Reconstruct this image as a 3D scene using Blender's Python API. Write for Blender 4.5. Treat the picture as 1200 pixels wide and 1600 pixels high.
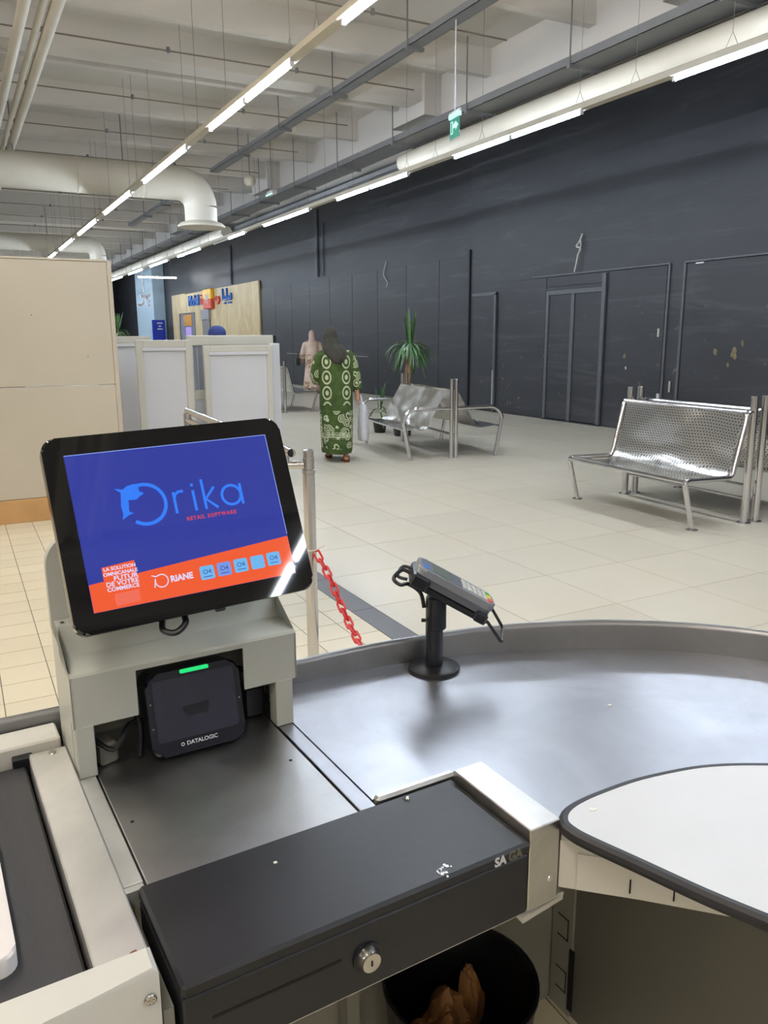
import bpy, bmesh, math, random
from mathutils import Vector, Matrix, noise
random.seed(7)
PI = math.pi
D = bpy.data
SC = bpy.context.scene
COL = SC.collection
for o in list(D.objects): D.objects.remove(o)

# ------------------------------------------------------------------ camera
CAM_H = 1.4446
FPX = 1242.2
YAW, PIT, ROL = math.radians(28.06), math.radians(-12.441), math.radians(-0.297)
_f = Vector((math.sin(YAW)*math.cos(PIT), math.cos(YAW)*math.cos(PIT), math.sin(PIT)))
_r = Vector((math.cos(YAW), -math.sin(YAW), 0)); _u = _r.cross(_f)
CR = _r*math.cos(ROL) + _u*math.sin(ROL); CU = -_r*math.sin(ROL) + _u*math.cos(ROL); CF = _f
cam_d = D.cameras.new('camera'); cam = D.objects.new('camera', cam_d); COL.objects.link(cam)
cam.matrix_world = Matrix(((CR.x, CU.x, -CF.x, 0), (CR.y, CU.y, -CF.y, 0), (CR.z, CU.z, -CF.z, CAM_H), (0, 0, 0, 1)))
cam_d.sensor_fit = 'VERTICAL'; cam_d.sensor_height = 36.0; cam_d.lens = 36.0*FPX/1600
cam_d.clip_start = 0.02; cam_d.clip_end = 300
SC.camera = cam

def in_view(p, m=60):
    d = Vector(p) - Vector((0, 0, CAM_H)); z = d.dot(CF)
    if z < .05: return False
    x = 600 + FPX*d.dot(CR)/z; y = 800 - FPX*d.dot(CU)/z
    return -m < x < 1200+m and -m < y < 1600+m

# ------------------------------------------------------------------ world, exposure
w = D.worlds.new('hall_ambient'); SC.world = w; w.use_nodes = True
w.node_tree.nodes['Background'].inputs[0].default_value = (.62, .64, .68, 1)
w.node_tree.nodes['Background'].inputs[1].default_value = .25
TUBE_POWER = 175.0
SC.view_settings.view_transform = 'Standard'; SC.view_settings.look = 'None'
SC.view_settings.exposure = 0.0; SC.view_settings.gamma = 1.0; SC.view_settings.use_curve_mapping = False
try:
    SC.cycles.sample_clamp_indirect = 6.0
    SC.cycles.use_light_tree = True
    SC.cycles.max_bounces = 8; SC.cycles.diffuse_bounces = 5
    SC.cycles.caustics_reflective = False; SC.cycles.caustics_refractive = False
except Exception:
    pass

# ------------------------------------------------------------------ materials
def lin(c):
    return tuple(((v/255)/12.92 if v/255 <= .04045 else (((v/255)+.055)/1.055)**2.4) for v in c)
class NT:
    """tiny node helper"""
    def __init__(s, name):
        s.m = D.materials.new(name); s.m.use_nodes = True; s.t = s.m.node_tree; s.b = s.t.nodes['Principled BSDF']
    def n(s, typ, **kw):
        nd = s.t.nodes.new(typ)
        for k, v in kw.items(): setattr(nd, k, v)
        return nd
    def set(s, sock, v):
        if hasattr(v, 'is_linked') or isinstance(v, bpy.types.NodeSocket): s.t.links.new(v, sock)
        else: sock.default_value = v
    def math(s, op, a, b=0.0, c=None):
        nd = s.n('ShaderNodeMath', operation=op); s.set(nd.inputs[0], a); s.set(nd.inputs[1], b)
        if c is not None: s.set(nd.inputs[2], c)
        return nd.outputs[0]
    def ramp(s, v, a, b):
        nd = s.n('ShaderNodeMapRange'); nd.clamp = True; s.set(nd.inputs[0], v); s.set(nd.inputs[1], a); s.set(nd.inputs[2], b); return nd.outputs[0]
    def mix(s, f, a, b):
        nd = s.n('ShaderNodeMix', data_type='RGBA'); s.set(nd.inputs[0], f)
        s.set(nd.inputs[6], a if isinstance(a, bpy.types.NodeSocket) else (*a, 1)); s.set(nd.inputs[7], b if isinstance(b, bpy.types.NodeSocket) else (*b, 1))
        return nd.outputs[2]
    def coord(s, kind='Object', scale=(1, 1, 1)):
        tc = s.n('ShaderNodeTexCoord'); mp = s.n('ShaderNodeMapping'); s.t.links.new(tc.outputs[kind], mp.inputs[0]); mp.inputs[3].default_value = scale
        return mp.outputs[0]
    def wpos(s, scale=(1, 1, 1)):
        g = s.n('ShaderNodeNewGeometry'); mp = s.n('ShaderNodeMapping'); s.t.links.new(g.outputs['Position'], mp.inputs[0]); mp.inputs[3].default_value = scale
        return mp.outputs[0]
    def noise(s, vec, scale=5, detail=3, rough=.5, dist=0):
        nd = s.n('ShaderNodeTexNoise'); s.set(nd.inputs['Vector'], vec); nd.inputs['Scale'].default_value = scale; nd.inputs['Detail'].default_value = detail
        nd.inputs['Roughness'].default_value = rough; nd.inputs['Distortion'].default_value = dist; return nd.outputs[0]
    def voro(s, vec, scale=5, feature='F1'):
        nd = s.n('ShaderNodeTexVoronoi', feature=feature); s.set(nd.inputs['Vector'], vec); nd.inputs['Scale'].default_value = scale; return nd.outputs[0]
    def sep(s, vec):
        nd = s.n('ShaderNodeSeparateXYZ'); s.t.links.new(vec, nd.inputs[0]); return nd.outputs
    def bump(s, h, strength=.2, dist=.01):
        nd = s.n('ShaderNodeBump'); nd.inputs['Strength'].default_value = strength; nd.inputs['Distance'].default_value = dist; s.t.links.new(h, nd.inputs['Height'])
        s.t.links.new(nd.outputs[0], s.b.inputs['Normal'])
    def base(s, v): s.set(s.b.inputs['Base Color'], v if isinstance(v, bpy.types.NodeSocket) else (*v, 1))
    def rough(s, v): s.set(s.b.inputs['Roughness'], v)
    def metal(s, v): s.set(s.b.inputs['Metallic'], v)
    def rand(s):
        return s.n('ShaderNodeObjectInfo').outputs['Random']

M = {}
def simple(name, col, rough=.5, metal=0.0, var=.08, scale=6, bump=0.0, spec=None, rv=.12):
    t = NT(name); c = lin(col)
    v = t.wpos()
    nz = t.noise(v, scale, 4)
    t.base(t.mix(t.ramp(nz, .3, .7), tuple(x*(1-var) for x in c), tuple(min(1, x*(1+var)) for x in c)))
    t.rough(t.math('MULTIPLY_ADD', nz, rv, rough-rv/2)); t.metal(metal)
    if spec is not None: t.b.inputs['Specular IOR Level'].default_value = spec
    if bump: t.bump(t.noise(v, scale*8, 3), bump, .004)
    M[name] = t.m; return t.m
def emis(name, col, strength, base=(0, 0, 0), rough=.3):
    t = NT(name); t.base(base); t.rough(rough); t.b.inputs['Emission Color'].default_value = (*lin(col), 1); t.b.inputs['Emission Strength'].default_value = strength
    M[name] = t.m; return t.m

simple('cream_paint', (200, 198, 189), .42, 0, .03, 3)
simple('hood_paint', (184, 185, 175), .40, 0, .03, 5)
simple('white_panel', (200, 201, 206), .4, 0, .02, 3)
simple('frame_cream', (192, 190, 180), .4, 0, .03, 3)
simple('partition_beige', (187, 179, 163), .5, 0, .05, 1.2)
simple('plinth_wood', (190, 148, 98), .5, 0, .12, 4)
simple('black_plastic', (17, 18, 22), .38, 0, .1, 10)
simple('black_gloss', (9, 10, 14), .03, 0, .05, 10, 0, None, .01)
simple('navy_plastic', (15, 17, 27), .3, 0, .1, 10)
simple('scanner_bezel', (20, 22, 34), .16, 0, .1, 10)
simple('drawer_black', (26, 27, 31), .42, 0, .25, 9, .05)
simple('belt_rubber', (44, 45, 49), .6, 0, .1, 9, .15)
simple('grey_inner', (150, 149, 138), .55, 0, .05, 4)
simple('grey_inner_dark', (112, 110, 102), .5, 0, .05, 4)
simple('bin_black', (9, 10, 14), .35, 0, .1, 5)
simple('red_plastic', (196, 40, 40), .35, 0, .06, 30)
simple('white_plastic', (204, 205, 207), .35, 0, .02, 10)
simple('chrome', (205, 204, 206), .16, 1, .03, 8)
simple('galvanised', (134, 135, 138), .5, .5, .08, 3)
simple('tray_grey', (122, 123, 126), .6, 0, .1, 3)
simple('duct_cream', (205, 199, 184), .5, 0, .06, 1.5)
simple('conduit_brown', (132, 124, 112), .6, 0, .1, 4)
simple('concrete_white', (212, 208, 202), .8, 0, .06, .8, .1)
simple('concrete_rib', (218, 214, 208), .8, 0, .05, .8, .1)
simple('rail_cream', (200, 192, 174), .4, 0, .04, 2)
simple('pillar_blue', (176, 199, 216), .5, 0, .03, 1)
simple('sign_blue', (20, 50, 170), .35, 0, .04, 6)
simple('skin', (196, 148, 116), .5, 0, .05, 20)
simple('sandal', (120, 66, 42), .5, 0, .1, 20)
simple('scarf_dark', (52, 50, 42), .8, 0, .15, 30)
simple('scarf_pink', (205, 176, 166), .8, 0, .06, 30)
simple('trousers_dark', (30, 31, 38), .8, 0, .1, 20)
simple('cap_blue', (40, 58, 120), .7, 0, .08, 20)
simple('shirt_grey', (120, 124, 130), .8, 0, .08, 20)
simple('bag_white', (206, 206, 214), .4, 0, .05, 14)
simple('leaf_green', (62, 104, 44), .45, 0, .3, 12)
simple('leaf_pale', (92, 122, 92), .45, 0, .25, 12)
simple('trunk_tan', (150, 118, 92), .8, 0, .2, 25, .3)
simple('dark_hole', (6, 6, 7), .8, 0, .1, 10)
simple('grey_strip', (100, 98, 101), .4, 0, .05, 4)
simple('grout', (120, 112, 98), .8, 0, .08, 8)
simple('small_grout', (160, 146, 118), .8, 0, .08, 8)
simple('sign_red', (214, 74, 50), .4, 0, .05, 5)
simple('sign_yellow', (238, 186, 30), .4, 0, .05, 5)
simple('letter_blue', (48, 110, 200), .4, 0, .05, 5)
simple('shutter_grey', (150, 152, 158), .4, 0, .05, 5)
simple('poster_orange', (196, 140, 50), .5, 0, .2, 5)
simple('letter_silver', (205, 206, 208), .3, .2, .03, 20)
simple('letter_faded', (104, 102, 88), .4, .2, .2, 60)
simple('pad_grey', (98, 102, 110), .32, .2, .05, 20)
simple('pad_light', (140, 144, 152), .3, .3, .05, 20)
simple('pad_screen', (112, 122, 112), .15, 0, .03, 20)
simple('key_grey', (196, 196, 186), .4, 0, .04, 40)
simple('key_green', (60, 150, 60), .4, 0, .04, 40)
simple('key_yellow', (228, 208, 60), .4, 0, .04, 40)
simple('key_red', (214, 70, 50), .4, 0, .04, 40)
simple('paper_brown', (150, 104, 58), .7, 0, .25, 20)
simple('paper_white', (226, 224, 216), .7, 0, .05, 20)
simple('lock_steel', (190, 188, 182), .22, 1, .03, 20)
simple('door_trim', (78, 80, 86), .45, 0, .15, 6)
simple('chip_ochre', (112, 101, 74), .7, 0, .4, 30)
simple('white_scratch', (176, 176, 170), .6, 0, .1, 6)
simple('zip_tie', (226, 222, 206), .4, 0, .05, 6)
simple('board_white', (222, 216, 213), .3, 0, .02, 6)
simple('edge_black', (24, 25, 31), .45, 0, .15, 20)
emis('tube_lit', (226, 239, 255), TUBE_POWER)
emis('tube_lit_warm', (255, 246, 234), TUBE_POWER)
simple('tube_off', (214, 214, 208), .3, 0, .02, 5)
emis('lamp_white', (250, 252, 255), 45.0)
emis('led_green', (30, 220, 120), 1.1)
emis('screen_blue', (48, 60, 156), 1.0, rough=.04)
emis('screen_orange', (240, 92, 50), 1.0, rough=.04)
emis('screen_logo', (52, 126, 246), 1.0, rough=.04)
emis('screen_white', (222, 214, 246), 1.0, rough=.04)
emis('screen_pink', (240, 110, 88), 1.0, rough=.04)
emis('screen_sky', (112, 182, 238), 1.0, rough=.04)
emis('screen_sky_b', (120, 152, 226), 1.0, rough=.04)
emis('screen_navy', (44, 70, 150), 1.0, rough=.04)
emis('screen_red', (206, 70, 78), 1.0, rough=.04)
emis('screen_edge', (150, 176, 250), 1.0, rough=.04)
emis('exit_glow', (190, 244, 232), 1.3)
emis('kiosk_screen', (180, 160, 235), .9)

def m_steel(name, col, r0, r1, scale=1.0, wear=.5, metal=1.0):
    t = NT(name); v = t.coord('Object')
    big = t.noise(v, 5*scale, 5, .6, .6); fine = t.noise(t.coord('Object', (1, 1, 1)), 140*scale, 2); swirl = t.noise(v, 9*scale, 3, .5, .6)
    c = lin(col)
    t.base(t.mix(t.ramp(big, .35, .7), tuple(x*.86 for x in c), tuple(min(1, x*1.08) for x in c)))
    t.metal(metal)
    t.rough(t.math('ADD', t.math('MULTIPLY', t.ramp(swirl, .3, .75), (r1-r0)), r0))
    M[name] = t.m
m_steel('steel_counter', (172, 173, 177), .30, .39)
m_steel('steel_plate', (188, 187, 186), .34, .42)
m_steel('steel_bright', (214, 213, 208), .34, .44, 1.0, .5, .7)
m_steel('steel_box', (204, 201, 195), .28, .42, 2.0, .8)

def m_tile(name, c0, c1, rough):
    t = NT(name); v = t.wpos()
    nz = t.noise(v, 1.1, 3, .5)
    col = t.mix(t.ramp(nz, .3, .75), lin(c0), lin(c1))
    k = t.math('MULTIPLY_ADD', t.rand(), .07, .955)
    mx = t.n('ShaderNodeVectorMath', operation='SCALE'); t.t.links.new(col, mx.inputs[0]); t.t.links.new(k, mx.inputs[3])
    t.t.links.new(mx.outputs[0], t.b.inputs['Base Color'])
    t.rough(rough+.06)
    M[name] = t.m
m_tile('tile_large', (208, 199, 179), (213, 205, 187), .24)
m_tile('tile_small', (212, 200, 172), (218, 207, 182), .35)

def m_wall():
    t = NT('wall_black'); v = t.wpos()
    big = t.noise(t.wpos((1, .35, 1)), 1.3, 6, .6)
    col = t.mix(t.ramp(big, .35, .75), lin((33, 35, 41)), lin((50, 52, 57)))
    # scuffs and chips with their own shape
    chip = t.noise(v, 7.0, 6, .65); mask = t.noise(v, .9, 3); low = t.ramp(t.sep(v)[2], 2.2, .6)
    f = t.math('MULTIPLY', t.ramp(chip, .63, .68), t.math('MULTIPLY', t.ramp(mask, .45, .56), low))
    col = t.mix(t.math('MULTIPLY', f, .5), col, lin((150, 142, 116)))
    streak = t.noise(t.wpos((1, .25, 2.5)), 1.7, 5, .7, .8)
    col = t.mix(t.math('MULTIPLY', t.ramp(streak, .54, .78), .42), col, lin((92, 93, 96)))
    t.base(col); t.rough(t.math('MULTIPLY_ADD', big, .2, .42)); t.bump(t.noise(v, 9, 4), .08, .01)
    M['wall_black'] = t.m
m_wall()

def m_perf():
    t = NT('perforated_steel'); v = t.coord('Object', (1, 1, 1))
    x, y, z = t.sep(v)
    def cell(a, s):
        return t.math('ABSOLUTE', t.math('SUBTRACT', t.math('FRACT', t.math('MULTIPLY', a, s)), .5))
    s = 46.0
    u = t.math('ADD', z, t.math('MULTIPLY', t.math('ABSOLUTE', x), 1.0)); row = t.math('FLOOR', t.math('MULTIPLY', u, s*1.3))
    a = t.math('ABSOLUTE', t.math('SUBTRACT', t.math('FRACT', t.math('ADD', t.math('MULTIPLY', y, s*.72), t.math('MULTIPLY', row, .5))), .5)); h = cell(u, s*1.3)
    d = t.math('ADD', t.math('POWER', a, 2.0), t.math('POWER', h, 2.0))
    hole = t.math('LESS_THAN', d, .062)
    t.base(t.mix(hole, lin((238, 238, 236)), lin((124, 124, 122)))); t.metal(1.0)
    t.rough(.2)
    t.bump(t.noise(v, 6, 3), .25, .02)
    M['perforated_steel'] = t.m
m_perf()
m_steel('sheet_silver', (222, 220, 214), .12, .22, .6, 2.0)
M['rim_steel'] = M['steel_plate']
m_steel('rim_steel', (150, 150, 152), .34, .42)

def m_plywood():
    t = NT('plywood'); v = t.wpos((1, .6, .25)); nz = t.noise(v, 2.2, 5, .6, 1.5)
    t.base(t.mix(t.ramp(nz, .35, .7), lin((190, 168, 124)), lin((218, 200, 158)))); t.rough(.5); M['plywood'] = t.m
m_plywood()

def m_glass():
    t = NT('dark_glass'); t.base(lin((36, 38, 56))); t.rough(.06); t.b.inputs['Specular IOR Level'].default_value = .55
    nz = t.noise(t.wpos(), 30, 2); t.rough(t.math('MULTIPLY_ADD', nz, .05, .04)); M['dark_glass'] = t.m
    t = NT('pale_glass'); t.base(lin((176, 182, 200))); t.rough(.06); nz = t.noise(t.wpos(), 3, 2); t.rough(t.math('MULTIPLY_ADD', nz, .05, .04))
    t.b.inputs['Transmission Weight'].default_value = .35; M['pale_glass'] = t.m
    t = NT('exit_green'); t.base(lin((60, 130, 110))); t.rough(.1); nz = t.noise(t.wpos(), 8, 2); t.rough(t.math('MULTIPLY_ADD', nz, .05, .1))
    t.b.inputs['Emission Color'].default_value = (*lin((50, 120, 104)), 1); t.b.inputs['Emission Strength'].default_value = .5; M['exit_green'] = t.m
m_glass()

def m_dress():
    # olive green printed cotton: ring medallions in two columns, a dense band near the hem, pale borders
    t = NT('dress_green'); v = t.coord('Object'); x, y, z = t.sep(v)
    green = t.mix(t.ramp(t.noise(v, 14, 4), .35, .7), lin((52, 72, 28)), lin((72, 94, 38)))
    cream = lin((200, 204, 172))
    wv = t.n('ShaderNodeVectorMath', operation='ADD'); t.t.links.new(v, wv.inputs[0])
    nn = t.n('ShaderNodeTexNoise'); t.t.links.new(v, nn.inputs[0]); nn.inputs['Scale'].default_value = 9
    sc = t.n('ShaderNodeVectorMath', operation='SCALE'); t.t.links.new(nn.outputs[1], sc.inputs[0]); sc.inputs[3].default_value = .035; t.t.links.new(sc.outputs[0], wv.inputs[1])
    vw = wv.outputs[0]
    d = t.voro(vw, 11.0)
    rings = t.math('GREATER_THAN', t.math('SINE', t.math('MULTIPLY', d, 30.0)), .0)
    near = t.math('LESS_THAN', d, .60)
    dense = t.math('MULTIPLY', rings, near)
    lowband = t.math('MULTIPLY', t.math('GREATER_THAN', z, .16), t.math('LESS_THAN', z, .60))
    # upper medallion columns: rings around centres spaced in z
    ax = t.math('SUBTRACT', t.math('ABSOLUTE', t.math('ADD', x, .0)), .115)
    cz = t.math('SUBTRACT', t.math('FRACT', t.math('MULTIPLY', z, 5.6)), .5)
    rr = t.math('SQRT', t.math('ADD', t.math('POWER', t.math('MULTIPLY', ax, 18.0), 2.0), t.math('POWER', t.math('MULTIPLY', cz, 2.1), 2.0)))
    med = t.math('MULTIPLY', t.math('GREATER_THAN', t.math('SINE', t.math('MULTIPLY', rr, 9.0)), .1), t.math('LESS_THAN', rr, .95))
    upper = t.math('MULTIPLY', med, t.math('GREATER_THAN', z, .66))
    ax2 = t.math('ABSOLUTE', x)
    sleeve = t.math('MULTIPLY', dense, t.math('MULTIPLY', t.math('GREATER_THAN', ax2, .205), t.math('GREATER_THAN', z, .75)))
    wz = t.math('ADD', z, t.math('MULTIPLY', t.noise(v, 7, 2), .05))
    bands = t.math('MULTIPLY', t.math('GREATER_THAN', t.math('SINE', t.math('MULTIPLY', wz, 260.0)), .1), t.math('MULTIPLY', t.math('GREATER_THAN', wz, .30), t.math('LESS_THAN', wz, .37)))
    allm = t.math('MAXIMUM', t.math('MAXIMUM', t.math('MULTIPLY', dense, lowband), upper), t.math('MAXIMUM', bands, sleeve))
    t.base(t.mix(t.math('MULTIPLY', allm, .9), green, cream)); t.rough(.85); M['dress_green'] = t.m
    t = NT('dress_floral'); v = t.coord('Object'); x, y, z = t.sep(v)
    base = t.mix(t.ramp(t.noise(v, 6, 3), .4, .6), lin((214, 188, 168)), lin((226, 206, 190)))
    f1 = t.ramp(t.noise(v, 9, 4, .6, 1.0), .50, .56); zz = t.math('GREATER_THAN', t.math('SINE', t.math('MULTIPLY', z, 9.5)), -.1)
    t.base(t.mix(t.math('MULTIPLY', t.math('MULTIPLY', f1, zz), .8), base, t.mix(t.noise(v, 14, 2), lin((168, 96, 76)), lin((126, 120, 66))))); t.rough(.85); M['dress_floral'] = t.m
m_dress()

# ------------------------------------------------------------------ mesh builder
I4 = Matrix.Identity(4)
class MB:
    def __init__(s): s.v = []; s.f = []
    def add(s, vs, fs, mx=None):
        o = len(s.v)
        s.v += [tuple((mx @ Vector(p)) if mx else p) for p in vs]; s.f += [tuple(i+o for i in f) for f in fs]; return s
    def box(s, x0, x1, y0, y1, z0, z1, bev=0.0, mx=None, seg=1):
        if bev <= 0:
            vs = [(x0, y0, z0), (x1, y0, z0), (x1, y1, z0), (x0, y1, z0), (x0, y0, z1), (x1, y0, z1), (x1, y1, z1), (x0, y1, z1)]
            return s.add(vs, [(0, 3, 2, 1), (4, 5, 6, 7), (0, 1, 5, 4), (1, 2, 6, 5), (2, 3, 7, 6), (3, 0, 4, 7)], mx)
        bm = bmesh.new(); r = bmesh.ops.create_cube(bm, size=1)
        for v in bm.verts: v.co = Vector(((x0+x1)/2+v.co.x*(x1-x0), (y0+y1)/2+v.co.y*(y1-y0), (z0+z1)/2+v.co.z*(z1-z0)))
        bmesh.ops.bevel(bm, geom=bm.edges[:], offset=bev, segments=seg, profile=.5, affect='EDGES')
        return s.bm(bm, mx)
    def bm(s, bm, mx=None):
        bm.verts.index_update(); s.add([tuple(v.co) for v in bm.verts], [tuple(v.index for v in f.verts) for f in bm.faces], mx); bm.free(); return s
    def prism(s, poly, z0, z1, mx=None, bev=0.0):
        """polygon (ccw xy) extruded in z"""
        bm = bmesh.new(); n = len(poly)
        a = [bm.verts.new((p[0], p[1], z0)) for p in poly]; b = [bm.verts.new((p[0], p[1], z1)) for p in poly]
        bm.faces.new(a[::-1]); top = bm.faces.new(b)
        for i in range(n): bm.faces.new((a[i], a[(i+1) % n], b[(i+1) % n], b[i]))
        if bev: bmesh.ops.bevel(bm, geom=list(top.edges), offset=bev, segments=1, profile=.5, affect='EDGES')
        big = [f for f in bm.faces if len(f.verts) > 4]
        if big: bmesh.ops.triangulate(bm, faces=big)
        bmesh.ops.recalc_face_normals(bm, faces=bm.faces[:])
        return s.bm(bm, mx)
    def tube(s, pts, r, seg=10, cap=True, mx=None, closed=False):
        pts = [Vector(p) for p in pts]; n = len(pts); rs = r if isinstance(r, (list, tuple)) else [r]*n
        vs = []; fs = []; up = None
        for i, p in enumerate(pts):
            if closed: t = (pts[(i+1) % n]-pts[i-1]).normalized()
            else: t = ((pts[min(i+1, n-1)]-pts[max(i-1, 0)])).normalized()
            if up is None: up = Vector((0, 0, 1)) if abs(t.z) < .9 else Vector((1, 0, 0))
            a = t.cross(up); 
            if a.length < 1e-5: a = t.orthogonal()
            a.normalize(); b = a.cross(t); up = b
            for k in range(seg):
                q = 2*PI*k/seg; vs.append(tuple(p + a*math.cos(q)*rs[i] + b*math.sin(q)*rs[i]))
        m = n if closed else n-1
        for i in range(m):
            for k in range(seg):
                j = (i+1) % n; fs.append((i*seg+k, i*seg+(k+1) % seg, j*seg+(k+1) % seg, j*seg+k))
        if cap and not closed: fs.append(tuple(range(seg))[::-1]); fs.append(tuple((n-1)*seg+k for k in range(seg)))
        return s.add(vs, fs, mx)
    def lathe(s, prof, seg=24, mx=None, cap=True):
        """profile of (r,z), bottom to top"""
        vs = []; fs = []; n = len(prof)
        for r, z in prof:
            for k in range(seg): q = 2*PI*k/seg; vs.append((r*math.cos(q), r*math.sin(q), z))
        for i in range(n-1):
            for k in range(seg): fs.append((i*seg+k, i*seg+(k+1) % seg, (i+1)*seg+(k+1) % seg, (i+1)*seg+k))
        if cap: fs.append(tuple(range(seg))[::-1]); fs.append(tuple((n-1)*seg+k for k in range(seg)))
        return s.add(vs, fs, mx)
    def loft(s, rings, cap=True, mx=None):
        seg = len(rings[0]); vs = [tuple(p) for r in rings for p in r]; fs = []
        for i in range(len(rings)-1):
            for k in range(seg): fs.append((i*seg+k, i*seg+(k+1) % seg, (i+1)*seg+(k+1) % seg, (i+1)*seg+k))
        if cap: fs.append(tuple(range(seg))[::-1]); fs.append(tuple((len(rings)-1)*seg+k for k in range(seg)))
        return s.add(vs, fs, mx)
    def ell(s, c, r, seg=16, rings=10, mx=None):
        prof = []
        for i in range(1, rings): a = -PI/2+PI*i/rings; prof.append((math.cos(a), math.sin(a)))
        m = Matrix.Translation(c) @ Matrix.Diagonal((r[0], r[1], r[2], 1))
        return s.lathe(prof, seg, (mx @ m) if mx else m)
    def sheet(s, prof, y0, y1, th, ny=2, wob=0.0, mx=None):
        """strip of profile (x,z) points spread along y, with thickness"""
        n = len(prof); vs = []; fs = []
        nrm = []
        for i in range(n):
            a = Vector(prof[max(i-1, 0)]); b = Vector(prof[min(i+1, n-1)]); t = (b-a).normalized(); nrm.append(Vector((-t.y, t.x)))
        for side in (0, 1):
            for j in range(ny):
                y = y0+(y1-y0)*j/(ny-1)
                for i in range(n):
                    p = Vector(prof[i]); k = (noise.noise(Vector((p.x*4, y*3, p.y*4)))*wob if wob else 0)
                    q = p + nrm[i]*(k + (th/2 if side else -th/2)); vs.append((q.x, y, q.y))
        N = n*ny
        for j in range(ny-1):
            for i in range(n-1):
                a = j*n+i; fs.append((a, a+1, a+1+n, a+n)); fs.append((N+a, N+a+n, N+a+n+1, N+a+1))
        for i in range(n-1):
            fs.append((i, N+i, N+i+1, i+1)); a = (ny-1)*n+i; fs.append((a, a+1, N+a+1, N+a))
        for j in range(ny-1):
            a = j*n; fs.append((a, a+n, N+a+n, N+a)); a = j*n+n-1; fs.append((a, N+a, N+a+n, a+n))
        return s.add(vs, fs, mx)
    def mesh(s, name, mat, smooth=True, ang=35):
        me = D.meshes.new(name); me.from_pydata(s.v, [], s.f); me.update()
        if smooth:
            me.polygons.foreach_set('use_smooth', [True]*len(me.polygons))
            try: me.set_sharp_from_angle(angle=math.radians(ang))
            except Exception: pass
        if mat: me.materials.append(M[mat])
        return me
    def build(s, name, mat, parent=None, smooth=True, ang=35):
        o = D.objects.new(name, s.mesh(name, mat, smooth, ang)); COL.objects.link(o)
        if parent: o.parent = parent
        return o

def tag(o, label=None, cat=None, group=None, kind=None):
    if label: o['label'] = label
    if cat: o['category'] = cat
    if group: o['group'] = group
    if kind: o['kind'] = kind
    return o
def thing(name, label, cat, loc=(0, 0, 0), rz=0, group=None):
    o = D.objects.new(name, None); COL.objects.link(o); o.location = loc; o.rotation_euler = (0, 0, rz); o.empty_display_size = .1
    return tag(o, label, cat, group)
def struct(o): o['kind'] = 'structure'; return o
def copy_tree(o, parent=None):
    c = o.copy(); COL.objects.link(c); c.parent = parent
    for ch in list(o.children): copy_tree(ch, c)
    return c
def arc(c, r, a0, a1, n=8):
    return [(c[0]+r*math.cos(a0+(a1-a0)*i/n), c[1]+r*math.sin(a0+(a1-a0)*i/n)) for i in range(n+1)]
def rrect(x0, x1, y0, y1, r, n=6):
    p = []
    for cx, cy, a in ((x1-r, y0+r, -PI/2), (x1-r, y1-r, 0), (x0+r, y1-r, PI/2), (x0+r, y0+r, PI)): p += arc((cx, cy), r, a, a+PI/2, n)
    return p
def spline(pts, n=8):
    pts = [Vector(p) for p in pts]; out = []
    for i in range(len(pts)-1):
        p0 = pts[max(i-1, 0)]; p1 = pts[i]; p2 = pts[i+1]; p3 = pts[min(i+2, len(pts)-1)]
        for k in range(n):
            t = k/n; out.append(.5*((2*p1)+(p2-p0)*t+(2*p0-5*p1+4*p2-p3)*t*t+(3*p1-p0-3*p2+p3)*t**3))
    out.append(pts[-1]); return out
def fillet(pts, r, n=5):
    pts = [Vector(p) for p in pts]; out = [pts[0]]
    for i in range(1, len(pts)-1):
        a = (pts[i-1]-pts[i]); b = (pts[i+1]-pts[i]); k = min(r, a.length*.45, b.length*.45); A = pts[i]+a.normalized()*k; B = pts[i]+b.normalized()*k
        for j in range(n+1): t = j/n; out.append(A*(1-t)**2+pts[i]*2*t*(1-t)+B*t*t)
    out.append(pts[-1]); return out
def text_mesh(txt, size, extrude=.0004, align='CENTER', spacing=1.0, bold=0.0):
    cu = D.curves.new('lettering', 'FONT'); cu.body = txt; cu.size = size; cu.extrude = extrude; cu.align_x = align; cu.align_y = 'CENTER'; cu.space_character = spacing; cu.resolution_u = 3; cu.offset = bold
    o = D.objects.new('lettering', cu); COL.objects.link(o); bpy.context.view_layer.update()
    dg = bpy.context.evaluated_depsgraph_get(); me = D.meshes.new_from_object(o.evaluated_get(dg)); D.objects.remove(o); D.curves.remove(cu)
    return me
def text(name, txt, size, mat, parent, mx, extrude=.0004, align='CENTER', spacing=1.0, sx=1.0, bold=0.0):
    me = text_mesh(txt, size, extrude, align, spacing, bold); me.materials.clear(); me.materials.append(M[mat]); me.transform(mx @ Matrix.Diagonal((sx, 1, 1, 1)))
    o = D.objects.new(name, me); COL.objects.link(o); o.parent = parent; return o
def remesh(mb, name, mat, parent, voxel, smooth=4, disp=None):
    me = mb.mesh(name+'_src', None, False); o = D.objects.new(name+'_src', me); COL.objects.link(o)
    m = o.modifiers.new('r', 'REMESH'); m.mode = 'VOXEL'; m.voxel_size = voxel
    if smooth: q = o.modifiers.new('s', 'SMOOTH'); q.factor = .5; q.iterations = smooth
    dg = bpy.context.evaluated_depsgraph_get(); out = D.meshes.new_from_object(o.evaluated_get(dg)); D.objects.remove(o); D.meshes.remove(me)
    out.name = name; out.polygons.foreach_set('use_smooth', [True]*len(out.polygons)); out.materials.clear(); out.materials.append(M[mat])
    if disp:
        for v in out.vertices: v.co += disp(v.co)
    r = D.objects.new(name, out); COL.objects.link(r); r.parent = parent; return r
T = Matrix.Translation
def RX(a): return Matrix.Rotation(a, 4, 'X')
def RY(a): return Matrix.Rotation(a, 4, 'Y')
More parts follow.
